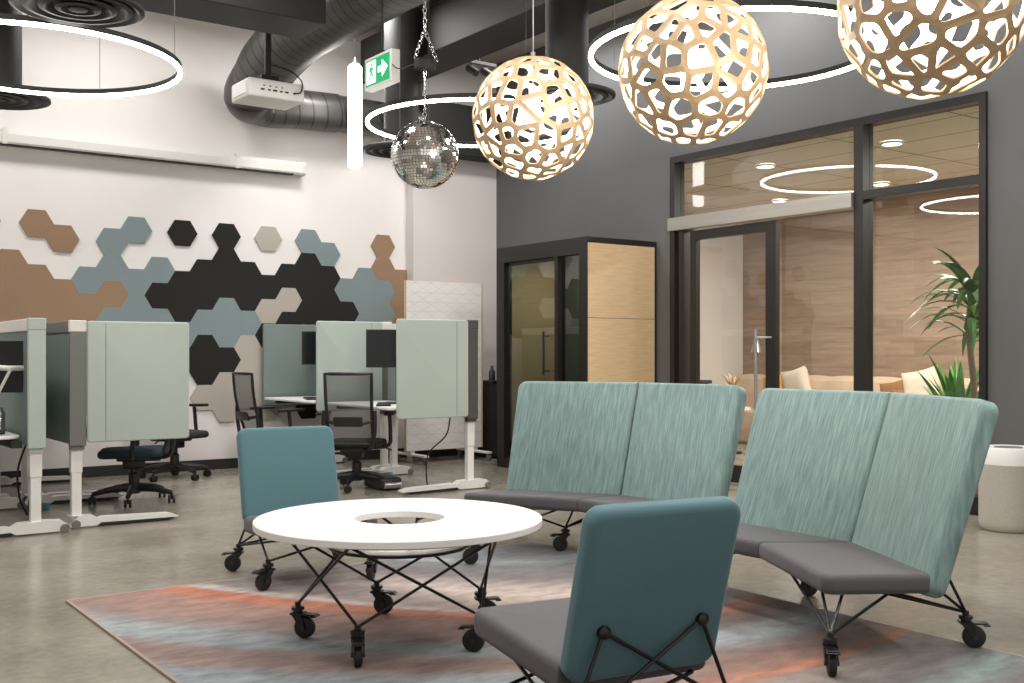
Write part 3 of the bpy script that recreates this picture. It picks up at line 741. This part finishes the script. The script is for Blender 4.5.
bench(1.0398, 4.549, R(200.73), 'teal two section angled bench on the right with grey seat',
      [(.735, .195, 262, [(.25, .02), (.56, .10), (.63, .06), (.62, -.20)]), (.64, -.50, 352, [(.30, .0), (.62, -.10), (.60, -.36), (.70, -.36, .30)]),
       (-.34, -.47, 20, [(0, -.30), (-.55, -.25), (0, -.42)]), (-.62, -.10, 90, [(-.3, .0), (-.6, .02), (-.3, -.25)])])
bench(.35704, 5.908, R(234.37), 'teal two section angled bench behind the round table, left of the other bench',
      [(-.18, -.16, 185, [(-.50, .0), (.12, -.12), (-.22, -.34), (.0, -.38)]), (.72, .18, 300, [(.3, 0), (.6, .08), (.6, -.2)]), (.63, -.50, 90, [(.3, -.1), (.6, -.3)]),
       (-.68, -.40, 100, [(-.3, -.1), (-.6, -.25), (-.62, .0)]), (-.36, .44, 190, [(-.50, .08), (-.15, -.02), (-.3, .0)])])

# round table
TX, TZ = -.447, 4.285
x, y = cw(TX, TZ); t = thing('round_table', 'round white coffee table with a hole in the middle, on black rod legs and castors', 'table', (x, y, 0))
bm = BM(); RO, RI, z1, z0 = .567, .178, .483, .455
secs = [(RI, z1-.003), (RI+.003, z1), (RO-.003, z1), (RO, z1-.003), (RO, z0+.003), (RO-.003, z0), (RI+.003, z0), (RI, z0+.003)]
loop_tube(bm, (0, 0, 0), 0, 0, 128, sect=secs); obj('tabletop', bm, M['white'], t, True)
bm = BM(); lathe(bm, [(0, .368), (.255, .368), (.27, .375), (.27, .381), (0, .374)], seg=64); obj('lower_tray', bm, M['white_edge'], t, True)
obj('tray_rim', loop_tube(BM(), (0, 0, .374), .274, .006, 72, 8), M['black_rod'], t, True)
base = R(182)-TH; S = []; A = []
for k in range(5):
    a = base+2*pi*k/5; S.append(castor(t, .40*cos(a), .40*sin(a), [345, 280, 170, 10, 355][k])); A.append(Vector((.47*cos(a), .47*sin(a), .444)))
seg = []
for k in range(5): seg += [(S[k], A[(k+1) % 5]), (S[k], A[(k-1) % 5])]
rods(t, seg, .0058)
bm = BM(); loop_tube(bm, (0, 0, .440), .455, .007, 72, 8)
for k in range(5):
    a = base+pi/5+2*pi*k/5; tube(bm, [(.15*cos(a), .15*sin(a), .371), (.15*cos(a)*1.3, .15*sin(a)*1.3, .455)], .005, 6)
    tube(bm, [(.19*cos(a), .19*sin(a), .443), (.455*cos(a), .455*sin(a), .440)], .006, 6)
obj('under_frame', bm, M['black_rod'], t, True)

# ------------------------------------------------------------------ desks
def desk(x, y0, s, zt, z0, z1, label, L=1.34, end=True, far_end=False, cap='greyplastic', back=.20, face='screen_dark', rail='whitemetal'):
    t = thing('standing_desk', label, 'desk', (x, y0, 0))
    def bx(bm, a, b, *r, **k): box(bm, min(s*a, s*b), max(s*a, s*b), *r, **k); return bm
    bm = BM(); slab(bm, [(min(s*.07, s*.74), .05, zt), (max(s*.07, s*.74), .05, zt), (max(s*.07, s*.74), L-.05, zt), (min(s*.07, s*.74), L-.05, zt)], (0, 0, -.022), cr=.08, br=.006)
    obj('worktop', bm, M['white'], t, True)
    bm = BM(); bx(bm, .10, .62, .10, .16, zt-.06, zt-.022); bx(bm, .10, .62, L-.16, L-.10, zt-.06, zt-.022); bx(bm, .08, .14, .0, L, zt-.075, zt-.03)
    obj('desk_frame', bm, M['black'], t)
    obj('privacy_screen', box(BM(), -.04, .04, 0, L, z0, z1-.075, bev=.006), M[face], t)
    obj('screen_rail', box(BM(), -.046, .046, 0, L, z1-.078, z1, bev=.006), M[rail], t)
    bm = BM(); box(bm, -.052, .052, -.035, .0, z0-.01, z1-.07, bev=.006); box(bm, -.044, .044, -.02, .02, z0-.035, z0+.01); obj('screen_end_cap', bm, M[cap], t)
    obj('rail_corner', box(BM(), -.054, .054, -.037, .003, z1-.072, z1+.003, bev=.006), M['white_edge'] if cap == 'greyplastic' else M[cap], t)
    if end:
        a, b = (s*.055, s*.725); lo, hi = min(a, b), max(a, b)
        bm = BM(); slab(bm, [(lo, -.05, z0+.01), (hi, -.05, z0+.01), (hi, -.05, z1), (lo, -.05, z1)], (0, .035, 0), cr=.022, br=.010)
        es = obj('end_screen', bm, M['screen_green'], t, True)
        sx = s*.17
        obj('screen_seam', box(BM(), sx-.002, sx+.002, -.0515, -.049, z0+.02, z1-.01), M['screen_dark'], es)
    if far_end:
        a, b = (s*.055, s*.70); lo, hi = min(a, b), max(a, b)
        bm = BM(); slab(bm, [(lo, L+.0, z0+.01), (hi, L, z0+.01), (hi, L, z1), (lo, L, z1)], (0, .035, 0), cr=.022, br=.010)
        obj('end_screen', bm, M['screen_dark'], t, True)  # pale panel like the near one; its shade is put into the darker colour
    for yy in (.02, L-.04):
        bm = BM(); box(bm, -.036, .036, yy-.025, yy+.03, .36, z0+.02, bev=.004); box(bm, -.031, .031, yy-.021, yy+.026, .06, .37, bev=.003); obj('leg', bm, M['whitemetal'], t)
        fo = BM(); pr = [(-back, .012), (-back+.02, .055), (-back+.05, .078), (-.05, .085), (.10, .078), (.17, .038), (.12, .012)]
        prism(fo, [(s*p[0], p[1]) for p in pr], 'y', yy-.045, yy+.05)
        prism(fo, [(s*p[0], p[1]) for p in [(.12, .046), (.17, .062), (.60, .050), (.66, .030), (.66, .022), (.16, .028)]], 'y', yy-.042, yy+.047)
        ft = obj('foot', fo, M['whitemetal'], t)
        g = BM(); prism(g, [(s*p[0], p[1]) for p in [(.12, .028), (.64, .022), (.60, .006), (.14, .006)]], 'y', yy-.036, yy+.04)
        obj('foot_underside', g, M['blackplastic'], ft)
        obj('roller', lathe(BM(), [(0, -.062), (.026, -.062), (.028, -.055), (.028, -.046), (0, -.046)], c=(-s*(back-.035), yy, .029), seg=20, axis='y'), M['greyplastic'], ft, True)
    return t
desk(1.53, 7.22, -1, .62, .55, 1.352, 'desk with a pale green screen edge, cut off by the left edge of the photo', end=False, cap='screen_green', back=.20)
desk(1.80, 7.33, 1, .66, .545, 1.345, 'left cluster desk with a pale green end screen facing the viewer', back=.045, rail='greyplastic')
desk(1.53, 8.77, -1, .86, .80, 1.59, 'raised desk behind at the far left edge, its screen standing above the others', end=False, cap='screen_dark', back=.18, L=1.30, rail='white_edge')
desk(1.80, 8.80, 1, .66, .545, 1.30, 'rear desk of the left cluster, mostly hidden behind the front screens', back=.045, L=1.30, rail='greyplastic')
desk(4.99, 7.52, -1, .70, .60, 1.41, 'front desk of the right cluster with a pale green end screen beside the patterned board', cap='darkgreyplastic', back=.19)
desk(4.99, 8.98, -1, .70, .60, 1.43, 'rear desk of the right cluster with green screens at both ends', far_end=True, back=.19, L=1.225)

def monitor(x, y, zb, rz, zc, label, arm=False, w=.55, h=.33):
    t = thing('monitor', label, 'monitor', (x, y, zb), rz)
    zc -= zb
    obj('display', box(BM(), -w/2, w/2, -.012, .012, zc-h/2, zc+h/2, bev=.005), M['blackplastic'], t)
    obj('screen_glass', box(BM(), -w/2+.008, w/2-.008, .0125, .0135, zc-h/2+.012, zc+h/2-.008), M['screenblack'], t)
    if not arm:
        bm = BM(); box(bm, -.02, .02, -.06, -.03, .0, zc+.02); box(bm, -.05, .05, -.04, -.012, zc-.05, zc+.05); box(bm, -.11, .11, -.12, .07, 0, .012, bev=.004)
        obj('stand', bm, M['blackplastic'], t)
    else:
        bm = BM(); box(bm, -.06, .06, -.035, -.012, zc-.06, zc+.05); lathe(bm, [(.028, -.10), (.028, -.03)], c=(0, 0, zc), axis='y', seg=16)
        tube(bm, [(0, -.09, zc), (.16, -.11, zc-.01), (.22, -.02, zc-.01)], .018, 10); tube(bm, [(.17, -.11, zc-.02), (.08, -.1, zc-.2), (.06, -.1, 0)], .010, 8)
        obj('monitor_arm', bm, M['white_edge'], t, True)
    return t
monitor(4.66, 8.16, .70, heading(.12, -1), 1.178, 'black monitor on a stand on the front right desk')
monitor(4.78, 9.72, .70, heading(.25, -1), 1.19, 'black monitor on the rear right desk, half hidden by the green screen')
monitor(1.30, 7.50, .62, heading(-.15, 1), 1.05, 'black monitor seen from behind on a white arm at the left edge', arm=True)
# keyboards, small desk things
def keyboard(x, y, z, rz, label):
    t = thing('keyboard', label, 'keyboard', (x, y, z), rz)
    obj('keyboard_body', box(BM(), -.20, .20, -.06, .06, .0005, .014, bev=.004), M['blackplastic'], t)
    bm = BM()
    for i in range(14):
        for j in range(5): box(bm, -.185+i*.0265, -.163+i*.0265, -.05+j*.021, -.033+j*.021, .014, .018)
    obj('keys', bm, M['blackseat'], t)
keyboard(4.42, 7.98, .70, R(60), 'black keyboard on the front right desk')
keyboard(4.45, 9.45, .70, R(70), 'black keyboard on the rear right desk beside the screen edge')
keyboard(1.20, 7.42, .62, R(80), 'black keyboard on the desk at the left edge')
for k, (dx, dy, r_, h_) in enumerate([(-.03, .08, .034, .20), (.06, .14, .040, .17)]):
    o = obj('canister', lathe(BM(), [(0, 0), (r_, 0), (r_, h_*.8), (r_*.7, h_*.9), (r_*.7, h_), (0, h_)], seg=24), M['jar'], None, True, loc=(1.30+dx, 7.36+dy*.8, .6205))
    tag(o, ['tall steel canister below the arm mounted monitor', 'wide steel canister just right of the tall one at the left edge'][k], 'canister')
o = obj('coiled_cable', tube(BM(), bend([(.12*cos(a*1.1)*(1-.02*a), .07*sin(a*1.1), .008+.003*a) for a in range(14)], 4), .006, 6), M['black'], None, True, loc=(1.25, 7.36, .6225)); tag(o, 'tangle of black cable on the left edge desk', 'cable')
o = obj('orange_light_box', box(BM(), -.03, .03, -.02, .02, .0, .03, bev=.004), M['orange'], None, loc=(1.14, 7.46, .6205)); tag(o, 'tiny orange item under the left monitor', 'box')
# power brick with blue tag near desk feet
for (x, y, lab) in ((4.83, 8.70, 'small grey box with blue end beside the right desk foot'), (1.78, 8.36, 'small grey box with blue end beside the left desk foot')):
    t = thing('power_adapter', lab, 'adapter', (x, y, 0), .5)
    obj('adapter_body', box(BM(), -.09, .05, -.03, .03, .001, .04, bev=.005), M['greyplastic'], t); obj('blue_end', box(BM(), .05, .09, -.03, .03, .001, .042, bev=.005), M['bluecap'], t)
o = obj('hanging_cable', tube(BM(), bend([(0, 0, .60), (-.03, .02, .45), (-.15, .10, .30), (-.16, .12, .12), (-.12, .16, .012)], 6), .006, 6), M['black'], None, True, loc=(4.85, 7.62, 0)); tag(o, 'black cable dropping from the front right desk to the floor', 'cable')
o = obj('hanging_cable', tube(BM(), bend([(0, 0, .55), (-.05, .05, .35), (-.02, .15, .15), (.05, .25, .012)], 6), .007, 6), M['black'], None, True, loc=(1.60, 7.8, 0)); tag(o, 'black cable hanging between the left desks', 'cable')
# black rounded case on floor
x, y = cw(-1.09, 9.10); t = thing('equipment_case', 'black rounded case lying on the floor beside the mesh chair base', 'case', (x, y, 0), heading(.5, -.85))
bm = BM(); slab(bm, [(-.10, -.20, .005), (.10, -.20, .005), (.10, .20, .005), (-.10, .20, .005)], (0, 0, .10), cr=.05, br=.025); obj('case_body', bm, M['blackplastic'], t, True)
obj('metal_end', tube(BM(), [(-.075, .20, .045), (.075, .20, .045)], .028, 14), M['silver'], t, True)

# ------------------------------------------------------------------ office chairs
def office_chair(x, y, rz, label, seatm='blackseat', zs=.46, base=.2, parts=True, tilt=.10):
    t = thing('office_chair', label, 'office chair', (x, y, 0), rz)
    bm = BM(); slab(bm, [(-.235, -.23, zs), (.235, -.23, zs), (.225, .25, zs-.012), (-.225, .25, zs-.012)], (0, 0, -.06), cr=.09, br=.026)
    obj('seat', bm, M[seatm], t, True)
    bm = BM(); box(bm, -.10, .10, -.20, .12, zs-.10, zs-.055, bev=.012); box(bm, -.05, .05, -.08, .08, zs-.16, zs-.09, bev=.012)
    tube(bm, [(.05, .02, zs-.09), (.24, .04, zs-.08), (.29, .04, zs-.10)], .007, 6); obj('seat_mechanism', bm, M['blackplastic'], t, True)
    bm = BM(); lathe(bm, [(.040, .07), (.040, .22), (.028, .23), (.028, .34), (.018, .35), (.018, zs-.12)], seg=20); obj('gas_column', bm, M['blackplastic'], t, True)
    # back: frame loop + mesh
    def bk(u, v):  # u -1..1 across, v 0..1 up
        w = .180+.012*v; z = zs-.03+v*.58; yy = -.25-tilt*v*1.3-.03*math.sin(pi*v)+.035*u*u
        return Vector((u*w, yy, z))
    lp = [bk(-1, v/8) for v in range(9)]+[bk(u/4, 1.0) for u in range(-3, 4)]+[bk(1, 1-v/8) for v in range(9)]+[bk(-u/4, 0) for u in range(-3, 4)]
    bm = BM(); tube(bm, lp+[lp[0]], .014, 8, cap=False)
    tube(bm, [bk(-1, .33), bk(-.5, .30)+Vector((0, -.03, 0)), bk(.5, .30)+Vector((0, -.03, 0)), bk(1, .33)], .014, 8)
    obj('back_frame', bm, M['blackplastic'], t, True)
    bm = BM(); G = [[bm.verts.new(bk(-1+2*i/8, j/8)) for i in range(9)] for j in range(9)]
    for j in range(8):
        for i in range(8): bm.faces.new((G[j][i], G[j][i+1], G[j+1][i+1], G[j+1][i]))
    obj('mesh_back', bm, M['mesh_back'], t, True)
    bm = BM(); b0, b1 = bk(0, .26), bk(0, .40)
    slab(bm, [(-.12, b0.y-.035, b0.z), (.12, b0.y-.035, b0.z), (.12, b1.y-.035, b1.z), (-.12, b1.y-.035, b1.z)], (0, .015, 0), cr=.015, br=.004); obj('lumbar_pad', bm, M['blackplastic'], t, True)
    bm = BM(); 
    for s in (-1, 1): tube(bm, bend([(s*.08, -.12, zs-.07), (s*.17, -.26, zs-.05), (s*.205, -.29, zs+.08), (s*.208, -.30, zs+.25)], 5), .018, 8)
    obj('back_support', bm, M['blackplastic'], t, True)
    for s in (-1, 1):
        bm = BM(); tube(bm, bend([(s*.12, .0, zs-.075), (s*.27, .0, zs-.05), (s*.285, -.01, zs+.06), (s*.28, -.02, zs+.20)], 5), .017, 8)
        slab(bm, [(s*.285-.04, -.13, zs+.20), (s*.285+.04, -.13, zs+.20), (s*.285+.04, .13, zs+.205), (s*.285-.04, .13, zs+.205)], (0, 0, .026), cr=.03, br=.01)
        obj('armrest', bm, M['blackplastic'], t, True)
    bm = BM()
    for k in range(5):
        a = base+2*pi*k/5; dx, dy = cos(a), sin(a)
        P = [Vector((dx*r_, dy*r_, z_)) for r_, z_ in ((.02, .115), (.12, .112), (.22, .098), (.30, .078))]
        tube(bm, P, [.034, .028, .022, .017], 8)
    lathe(bm, [(.05, .075), (.055, .10), (.048, .14), (.02, .15)], seg=20)
    bs = obj('star_base', bm, M['blackplastic'], t, True)
    for k in range(5):
        a = base+2*pi*k/5; bm = BM(); c = (.30*cos(a), .30*sin(a), .030)
        for s in (-1, 1): lathe(bm, [(0, s*.008), (.026, s*.008), (.030, s*.013), (.028, s*.026), (0, s*.026)], c=c, axis='y', seg=18)
        lathe(bm, [(.010, .0), (.010, .05)], c=(c[0], c[1], .03), seg=8)
        obj('castor_wheel', bm, M['rubber'], bs, True)
    return t
office_chair(4.24, 8.12, heading(.06, 1), 'black mesh office chair with its back to the viewer at the front right desk', zs=.42, base=.9)
office_chair(4.13, 9.52, heading(.72, .60), 'black mesh office chair turned toward the right at the rear right desk', zs=.40, base=.3)
office_chair(3.24, 9.74, heading(.85, -.4), 'black office chair by the wall, mostly hidden behind the pale green end screen', zs=.44, base=.1)
office_chair(2.47, 8.36, heading(-.9, -.25), 'office chair with a navy seat under the pale green end screen', 'blueseat', zs=.42, base=.55)

# ------------------------------------------------------------------ felt board, cabinet, pod, purifier
t = thing('felt_board', 'freestanding white felt board with embossed diagonal lines beside the pod', 'partition', (5.61, 9.66, 0))
obj('board_face', box(BM(), 0, .93, -.012, -.0005, .13, 1.885), M['tri'], t); obj('board_frame', box(BM(), -.0, .955, .0, .04, .125, 1.89), M['oak'], t)
for x in (.08, .86):
    bm = BM(); box(bm, x-.03, x+.03, -.28, .34, .075, .10, bev=.008); box(bm, x-.025, x+.025, .0, .08, .08, .14); obj('board_foot', bm, M['whitemetal'], t)
    for yy in (-.25, .31): obj('foot_castor', lathe(BM(), [(0, -.012), (.034, -.012), (.036, 0), (.034, .012), (0, .012)], c=(x, yy, .037), axis='x', seg=20), M['greyplastic'], t, True)
t = thing('side_cabinet', 'low black cabinet in the gap between felt board and pod', 'cabinet', (6.62, 9.55, 0))
obj('carcass', box(BM(), 0, .44, 0, .45, .02, .82), M['black'], t); obj('cabinet_top', box(BM(), -.01, .45, -.01, .46, .82, .84), M['blackplastic'], t); obj('cabinet_door', box(BM(), .01, .43, -.015, 0, .04, .80, bev=.004), M['blackseat'], t)
for dx, h_, r_, lab, m_ in ((.08, .16, .035, 'small dark bottle on the black cabinet', 'blackplastic'), (.20, .10, .05, 'short brown pot on the black cabinet', 'brown')):
    o = obj('bottle', lathe(BM(), [(0, 0), (r_, 0), (r_, h_*.6), (r_*.4, h_*.8), (r_*.4, h_), (0, h_)], seg=18), M[m_], None, True, loc=(6.62+dx, 9.68, .8405)); tag(o, lab, 'bottle' if dx < .1 else 'pot')

t = thing('phone_pod', 'black framed meeting pod with oak side panels and smoked glass front', 'pod', (6.22, 7.49, 0))
PW, PD, PH = .855, 1.41, 2.19
bm = BM()
box(bm, 0, .10, 0, .11, 0, PH); box(bm, 0, .10, PD-.12, PD, 0, PH); box(bm, 0, .10, .11, PD-.12, PH-.15, PH); box(bm, 0, .10, .11, PD-.12, 0, .09); box(bm, 0, .09, .42, .47, .09, PH-.15)
box(bm, .10, PW, 0, PD, PH-.05, PH); box(bm, .10, PW, 0, PD, 0, .09); box(bm, PW-.04, PW, 0, PD, .09, PH-.05)
obj('pod_frame', bm, M['frame'], t)
for z0_, z1_ in ((.10, .765), (.77, 1.455), (1.46, PH-.055)): obj('side_panel', box(BM(), .012, PW-.03, -.006, .03, z0_, z1_), M['oak'], t)
obj('side_panel', box(BM(), .105, PW-.045, PD-.03, PD-.002, .10, PH-.055), M['oak'], t)
obj('fixed_glass', box(BM(), .045, .053, .11, .42, .09, PH-.15), M['podglass'], t)
bm = BM(); gd = obj('pod_door', box(bm, .04, .048, .47, PD-.12, .09, PH-.15), M['podglass'], t)
bm = BM(); box(bm, .034, .054, .47, .49, .09, PH-.15); box(bm, .034, .054, PD-.16, PD-.12, .09, PH-.15); box(bm, .034, .054, .47, PD-.12, PH-.185, PH-.15); obj('door_rail', bm, M['frame'], gd)
bm = BM(); tube(bm, [(-.03, .60, .93), (-.03, .60, 1.34)], .012, 10)
for z_ in (.97, 1.30): tube(bm, [(-.03, .60, z_), (.04, .60, z_)], .008, 8)
obj('pod_handle', bm, M['black_rod'], gd, True)
bm = BM(); box(bm, PW-.06, PW-.042, .04, PD-.04, .10, PH-.06); obj('interior_lining', bm, M['olive'], t)
obj('interior_bench', box(BM(), .42, PW-.07, PD-.42, PD-.04, .10, .45, bev=.02), M['olive'], t, True)
t = thing('pod_stool', 'small grey armchair inside the smoked glass pod', 'armchair', (6.60, 8.08, 0), R(60))
bm = BM(); slab(bm, [(-.22, -.2, .46), (.22, -.2, .46), (.2, .2, .46), (-.2, .2, .46)], (0, 0, -.1), cr=.06, br=.03); obj('seat', bm, M['felt_blue'], t, True)
bm = BM(); slab(bm, [(-.2, -.2, .40), (.2, -.2, .40), (.16, -.26, 1.06), (-.16, -.26, 1.06)], (0, -.04, 0), cr=.07, br=.015); obj('backrest', bm, M['felt_blue'], t, True)
bm = BM(); lathe(bm, [(.18, .0925), (.18, .105), (.03, .12), (.03, .37)], seg=24); obj('pedestal', bm, M['blackplastic'], t, True)

t = thing('air_purifier', 'cylindrical air purifier with white top and grey knit cover at the right edge', 'air purifier', (6.655, 3.775, 0))
RP = .178
obj('knit_body', lathe(BM(), [(0, .002), (RP-.02, .002), (RP-.004, .02), (RP, .06), (RP, .425), (0, .425)], seg=64), M['knit'], t, True)
obj('white_top', lathe(BM(), [(0, .425), (RP+.002, .425), (RP+.002, .52), (RP-.006, .532), (RP-.03, .535), (RP-.05, .528), (0, .528)], seg=64), M['white'], t, True)
obj('top_grille', lathe(BM(), [(0, .528), (RP-.09, .528), (RP-.095, .533), (0, .533)], seg=48), M['greyplastic'], t, True)

# ------------------------------------------------------------------ lounge room furniture
t = thing('lounge_sofa', 'long beige tufted sofa along the plank wall behind the glass', 'sofa', (10.75, 7.1, 0))
bm = BM(); box(bm, -.45, .40, -3.0, 2.95, .0, .43, bev=.04); obj('seat_base', bm, M['beige'], t, True)
n = 12; bm = BM(); N = 6*n; lay = []
for i in range(N+1):
    yy = -3.0+5.95*i/N; bul = .03*abs(math.sin(pi*i/6)); lay.append((yy, bul))
cols = []
for yy, bl in lay:
    cols.append([bm.verts.new(p) for p in ((.12-bl, yy, .40), (.12-bl, yy, .62), (.14-bl, yy, .80), (.20, yy, .845+bl*.6), (.30, yy, .85+bl*.5), (.42, yy, .84), (.42, yy, .40))])
for a, b in zip(cols, cols[1:]):
    for k in range(6): bm.faces.new((a[k], b[k], b[k+1], a[k+1]))
bm.faces.new(cols[0]); bm.faces.new(cols[-1][::-1])
obj('tufted_back', bm, M['beige'], t, True)
def cushion(x, y, z, s, rz, rx, m_, label):
    bm = BM(); n = 12; top = []; bot = []
    for i in range(n+1):
        rt, rb = [], []
        for j in range(n+1):
            u, v = -1+2*i/n, -1+2*j/n; pin = 1-.10*(1-abs(u))*0-.08*((1-u*u)*(v*v)+(1-v*v)*(u*u))
            h = .075*((1-u**4)*(1-v**4))**.6
            rt.append(bm.verts.new((u*s/2*pin, h, v*s/2*pin))); rb.append(bm.verts.new((u*s/2*pin, -h-.001, v*s/2*pin)))
        top.append(rt); bot.append(rb)
    for i in range(n):
        for j in range(n):
            bm.faces.new((top[i][j], top[i+1][j], top[i+1][j+1], top[i][j+1])); bm.faces.new((bot[i][j], bot[i][j+1], bot[i+1][j+1], bot[i+1][j]))
    bmesh.ops.remove_doubles(bm, verts=bm.verts[:], dist=.003)
    o = obj('throw_cushion', bm, M[m_], None, True, loc=(x, y, z), rot=(rx, R(12), rz)); tag(o, label, 'cushion'); return o
cushion(10.66, 9.10, .66, .44, R(88), R(8), 'mustard', 'mustard cushion on the lounge sofa behind the door handle')
cushion(10.60, 8.72, .72, .48, R(80), R(-6), 'cream', 'cream cushion beside the mustard one on the lounge sofa')
cushion(10.60, 7.36, .66, .34, R(95), R(10), 'brown', 'small brown cushion on the lounge sofa')
cushion(10.62, 7.02, .72, .50, R(85), R(4), 'cream', 'large cream cushion on the lounge sofa near the plant')
def leaf(bm, base, az, elev, L, w, droop, n=7):
    p = Vector(base); d = Vector((cos(az)*cos(elev), sin(az)*cos(elev), sin(elev))); side = Vector((-sin(az), cos(az), 0)); prev = None
    for k in range(n+1):
        s = k/n; ww = w*(math.sin(pi*min(1, s*.86+.12))**.8) if k < n else .001
        up = side.cross(d).normalized()
        cur = [bm.verts.new(p-side*ww+up*ww*.35), bm.verts.new(p), bm.verts.new(p+side*ww+up*ww*.35)]
        if prev:
            for a in (0, 1): bm.faces.new((prev[a], prev[a+1], cur[a+1], cur[a]))
        prev = cur; p = p+d*(L/n); d = (d+Vector((0, 0, -droop/n))).normalized()
rp = random.Random(5)
t = thing('dracaena_plant', 'tall leafy cane plant behind the glass at the right of the lounge', 'plant', (7.95, 4.81, 0))
obj('plant_pot', lathe(BM(), [(0, 0), (.15, 0), (.19, .38), (.175, .38), (.16, .34), (0, .34)], seg=32), M['pot'], t, True)
bm = BM(); tube(bm, bend([(0, 0, .33), (.015, -.01, .8), (-.01, .02, 1.3), (0, 0, 1.62)], 6), .024, 10); tube(bm, bend([(.03, .03, .33), (.10, -.05, .7), (.12, -.08, 1.0)], 5), .02, 10); obj('cane', bm, M['trunk'], t, True)
bm = BM()
for hz, nl, LL in ((1.26, 9, .46), (1.38, 13, .56), (1.50, 15, .58), (1.60, 15, .54), (1.68, 12, .44)):
    for k in range(nl): leaf(bm, (0, 0, hz+rp.uniform(-.04, .04)), 2*pi*k/nl+rp.uniform(-.3, .3), rp.uniform(.15, 1.15), LL*rp.uniform(.8, 1.1), rp.uniform(.020, .034), rp.uniform(1.2, 2.3))
obj('foliage', bm, M['leaf'], t, True)
t = thing('leafy_pot_plant', 'low bushy green plant just above the bench back, beside the tall plant', 'plant', (8.50, 5.28, 0))
obj('plant_pot', lathe(BM(), [(0, 0), (.12, 0), (.15, .56), (.135, .56), (.13, .50), (0, .50)], seg=32), M['white_edge'], t, True)
bm = BM()
for k in range(46): leaf(bm, (rp.uniform(-.03, .03), rp.uniform(-.03, .03), .49), rp.uniform(0, 2*pi), rp.uniform(.75, 1.5), rp.uniform(.46, .72), rp.uniform(.024, .04), rp.uniform(.3, 1.1))
obj('foliage', bm, M['leaf'], t, True)
# woven lantern behind the tall plant
t = thing('woven_lantern', 'small glowing woven pendant lantern behind the tall plant', 'pendant lamp', (9.1, 5.28, 1.80))
bm = BM()
for k in range(18):
    for s in (1, -1):
        tube(bm, [(.10*cos(2*pi*(k+s*j*.35)/18)*math.sin(.5+2.2*j/8), .10*sin(2*pi*(k+s*j*.35)/18)*math.sin(.5+2.2*j/8), .14*cos(.4+2.3*j/8)) for j in range(9)], .003, 4)
obj('woven_shade', bm, M['wood_shade'], t); obj('cable', tube(BM(), [(0, 0, .1), (0, 0, 1.19)], .003, 5), M['black'], t)
bm = BM(); bmesh.ops.create_uvsphere(bm, u_segments=16, v_segments=10, radius=.035); obj('bulb', bm, M['bulb'], t, True)
# floor lamp, vase, side table in the lounge
t = thing('floor_lamp', 'grey cone shaded floor lamp seen through the glass door', 'floor lamp', (9.3, 8.23, 0))
obj('lamp_base', lathe(BM(), [(0, 0), (.13, 0), (.13, .02), (.012, .03)], seg=32), M['greyplastic'], t, True)
obj('pole', tube(BM(), [(0, 0, .02), (0, 0, 1.18)], .009, 8), M['greyplastic'], t, True)
obj('lamp_shade', lathe(BM(), [(.060, 1.15), (.022, 1.30), (.016, 1.335), (0, 1.34)], seg=24), M['silver'], t, True)
t = thing('coffee_table', 'round side table in the lounge behind the bench', 'table', (9.2, 8.55, 0))
obj('tabletop', lathe(BM(), [(0, .50), (.25, .50), (.25, .525), (0, .525)], seg=40), M['white'], t, True); obj('pedestal', lathe(BM(), [(.15, 0), (.15, .015), (.02, .03), (.02, .50)], seg=24), M['black'], t, True)
t = thing('pampas_vase', 'vase of dried plumes seen just past the bench corner through the glass', 'vase', (9.15, 8.45, .5255))
obj('vase_body', lathe(BM(), [(0, 0), (.05, 0), (.075, .08), (.05, .17), (.03, .2), (.035, .22), (0, .2)], seg=28), M['cream'], t, True)
bm = BM()
for k in range(16): leaf(bm, (0, 0, .2), rp.uniform(0, 2*pi), rp.uniform(.7, 1.5), rp.uniform(.14, .24), .012, .9, 5)
obj('plumes', bm, M['pampas'], t, True)
t = thing('lounge_desk', 'dark topped console behind the glass door, left of the floor lamp', 'console', (8.9, 9.25, 0))
obj('console_top', box(BM(), -.6, .5, -.25, .25, .78, .82, bev=.004), M['blackseat'], t); bm = BM()
for sx in (-.55, .45): box(bm, sx-.02, sx+.02, -.22, .22, 0, .78)
obj('console_leg', bm, M['black'], t)

# ------------------------------------------------------------------ lights
def area(name, loc, size, energy, col=(1, .985, .965), sy=None, rot=(0, 0, 0)):
    l = bpy.data.lights.new(name, 'AREA'); l.energy = energy; l.size = size; l.color = col
    if sy: l.shape = 'RECTANGLE'; l.size_y = sy
    o = bpy.data.objects.new(name, l); COL.objects.link(o); o.location = loc; o.rotation_euler = rot; return o
for i, (x, y) in enumerate([(.3, 9.0), (2.7, 9.0), (4.6, 8.9), (6.3, 8.5), (.3, 6.2), (2.6, 6.3), (6.35, 6.2), (.3, 3.4), (2.6, 3.4), (6.35, 3.6), (.3, .6), (2.6, .6), (5.0, .8)]):
    area('overhead_fill', (x, y, 4.30), .5, 42)  # added overhead fill lights, not actual fittings of the room
for x, y in ((9.2, 7.6), (9.2, 5.4), (9.2, 3.4)): area('lounge_lamp', (x, y, 2.96), .6, 105, (1, .95, .88))
area('pod_lamp', (6.75, 8.2, 2.12), .3, 11)
w = bpy.data.worlds.new('world'); C.world = w; w.use_nodes = True
w.node_tree.nodes['Background'].inputs[0].default_value = (1.0, .97, .94, 1); w.node_tree.nodes['Background'].inputs[1].default_value = .75
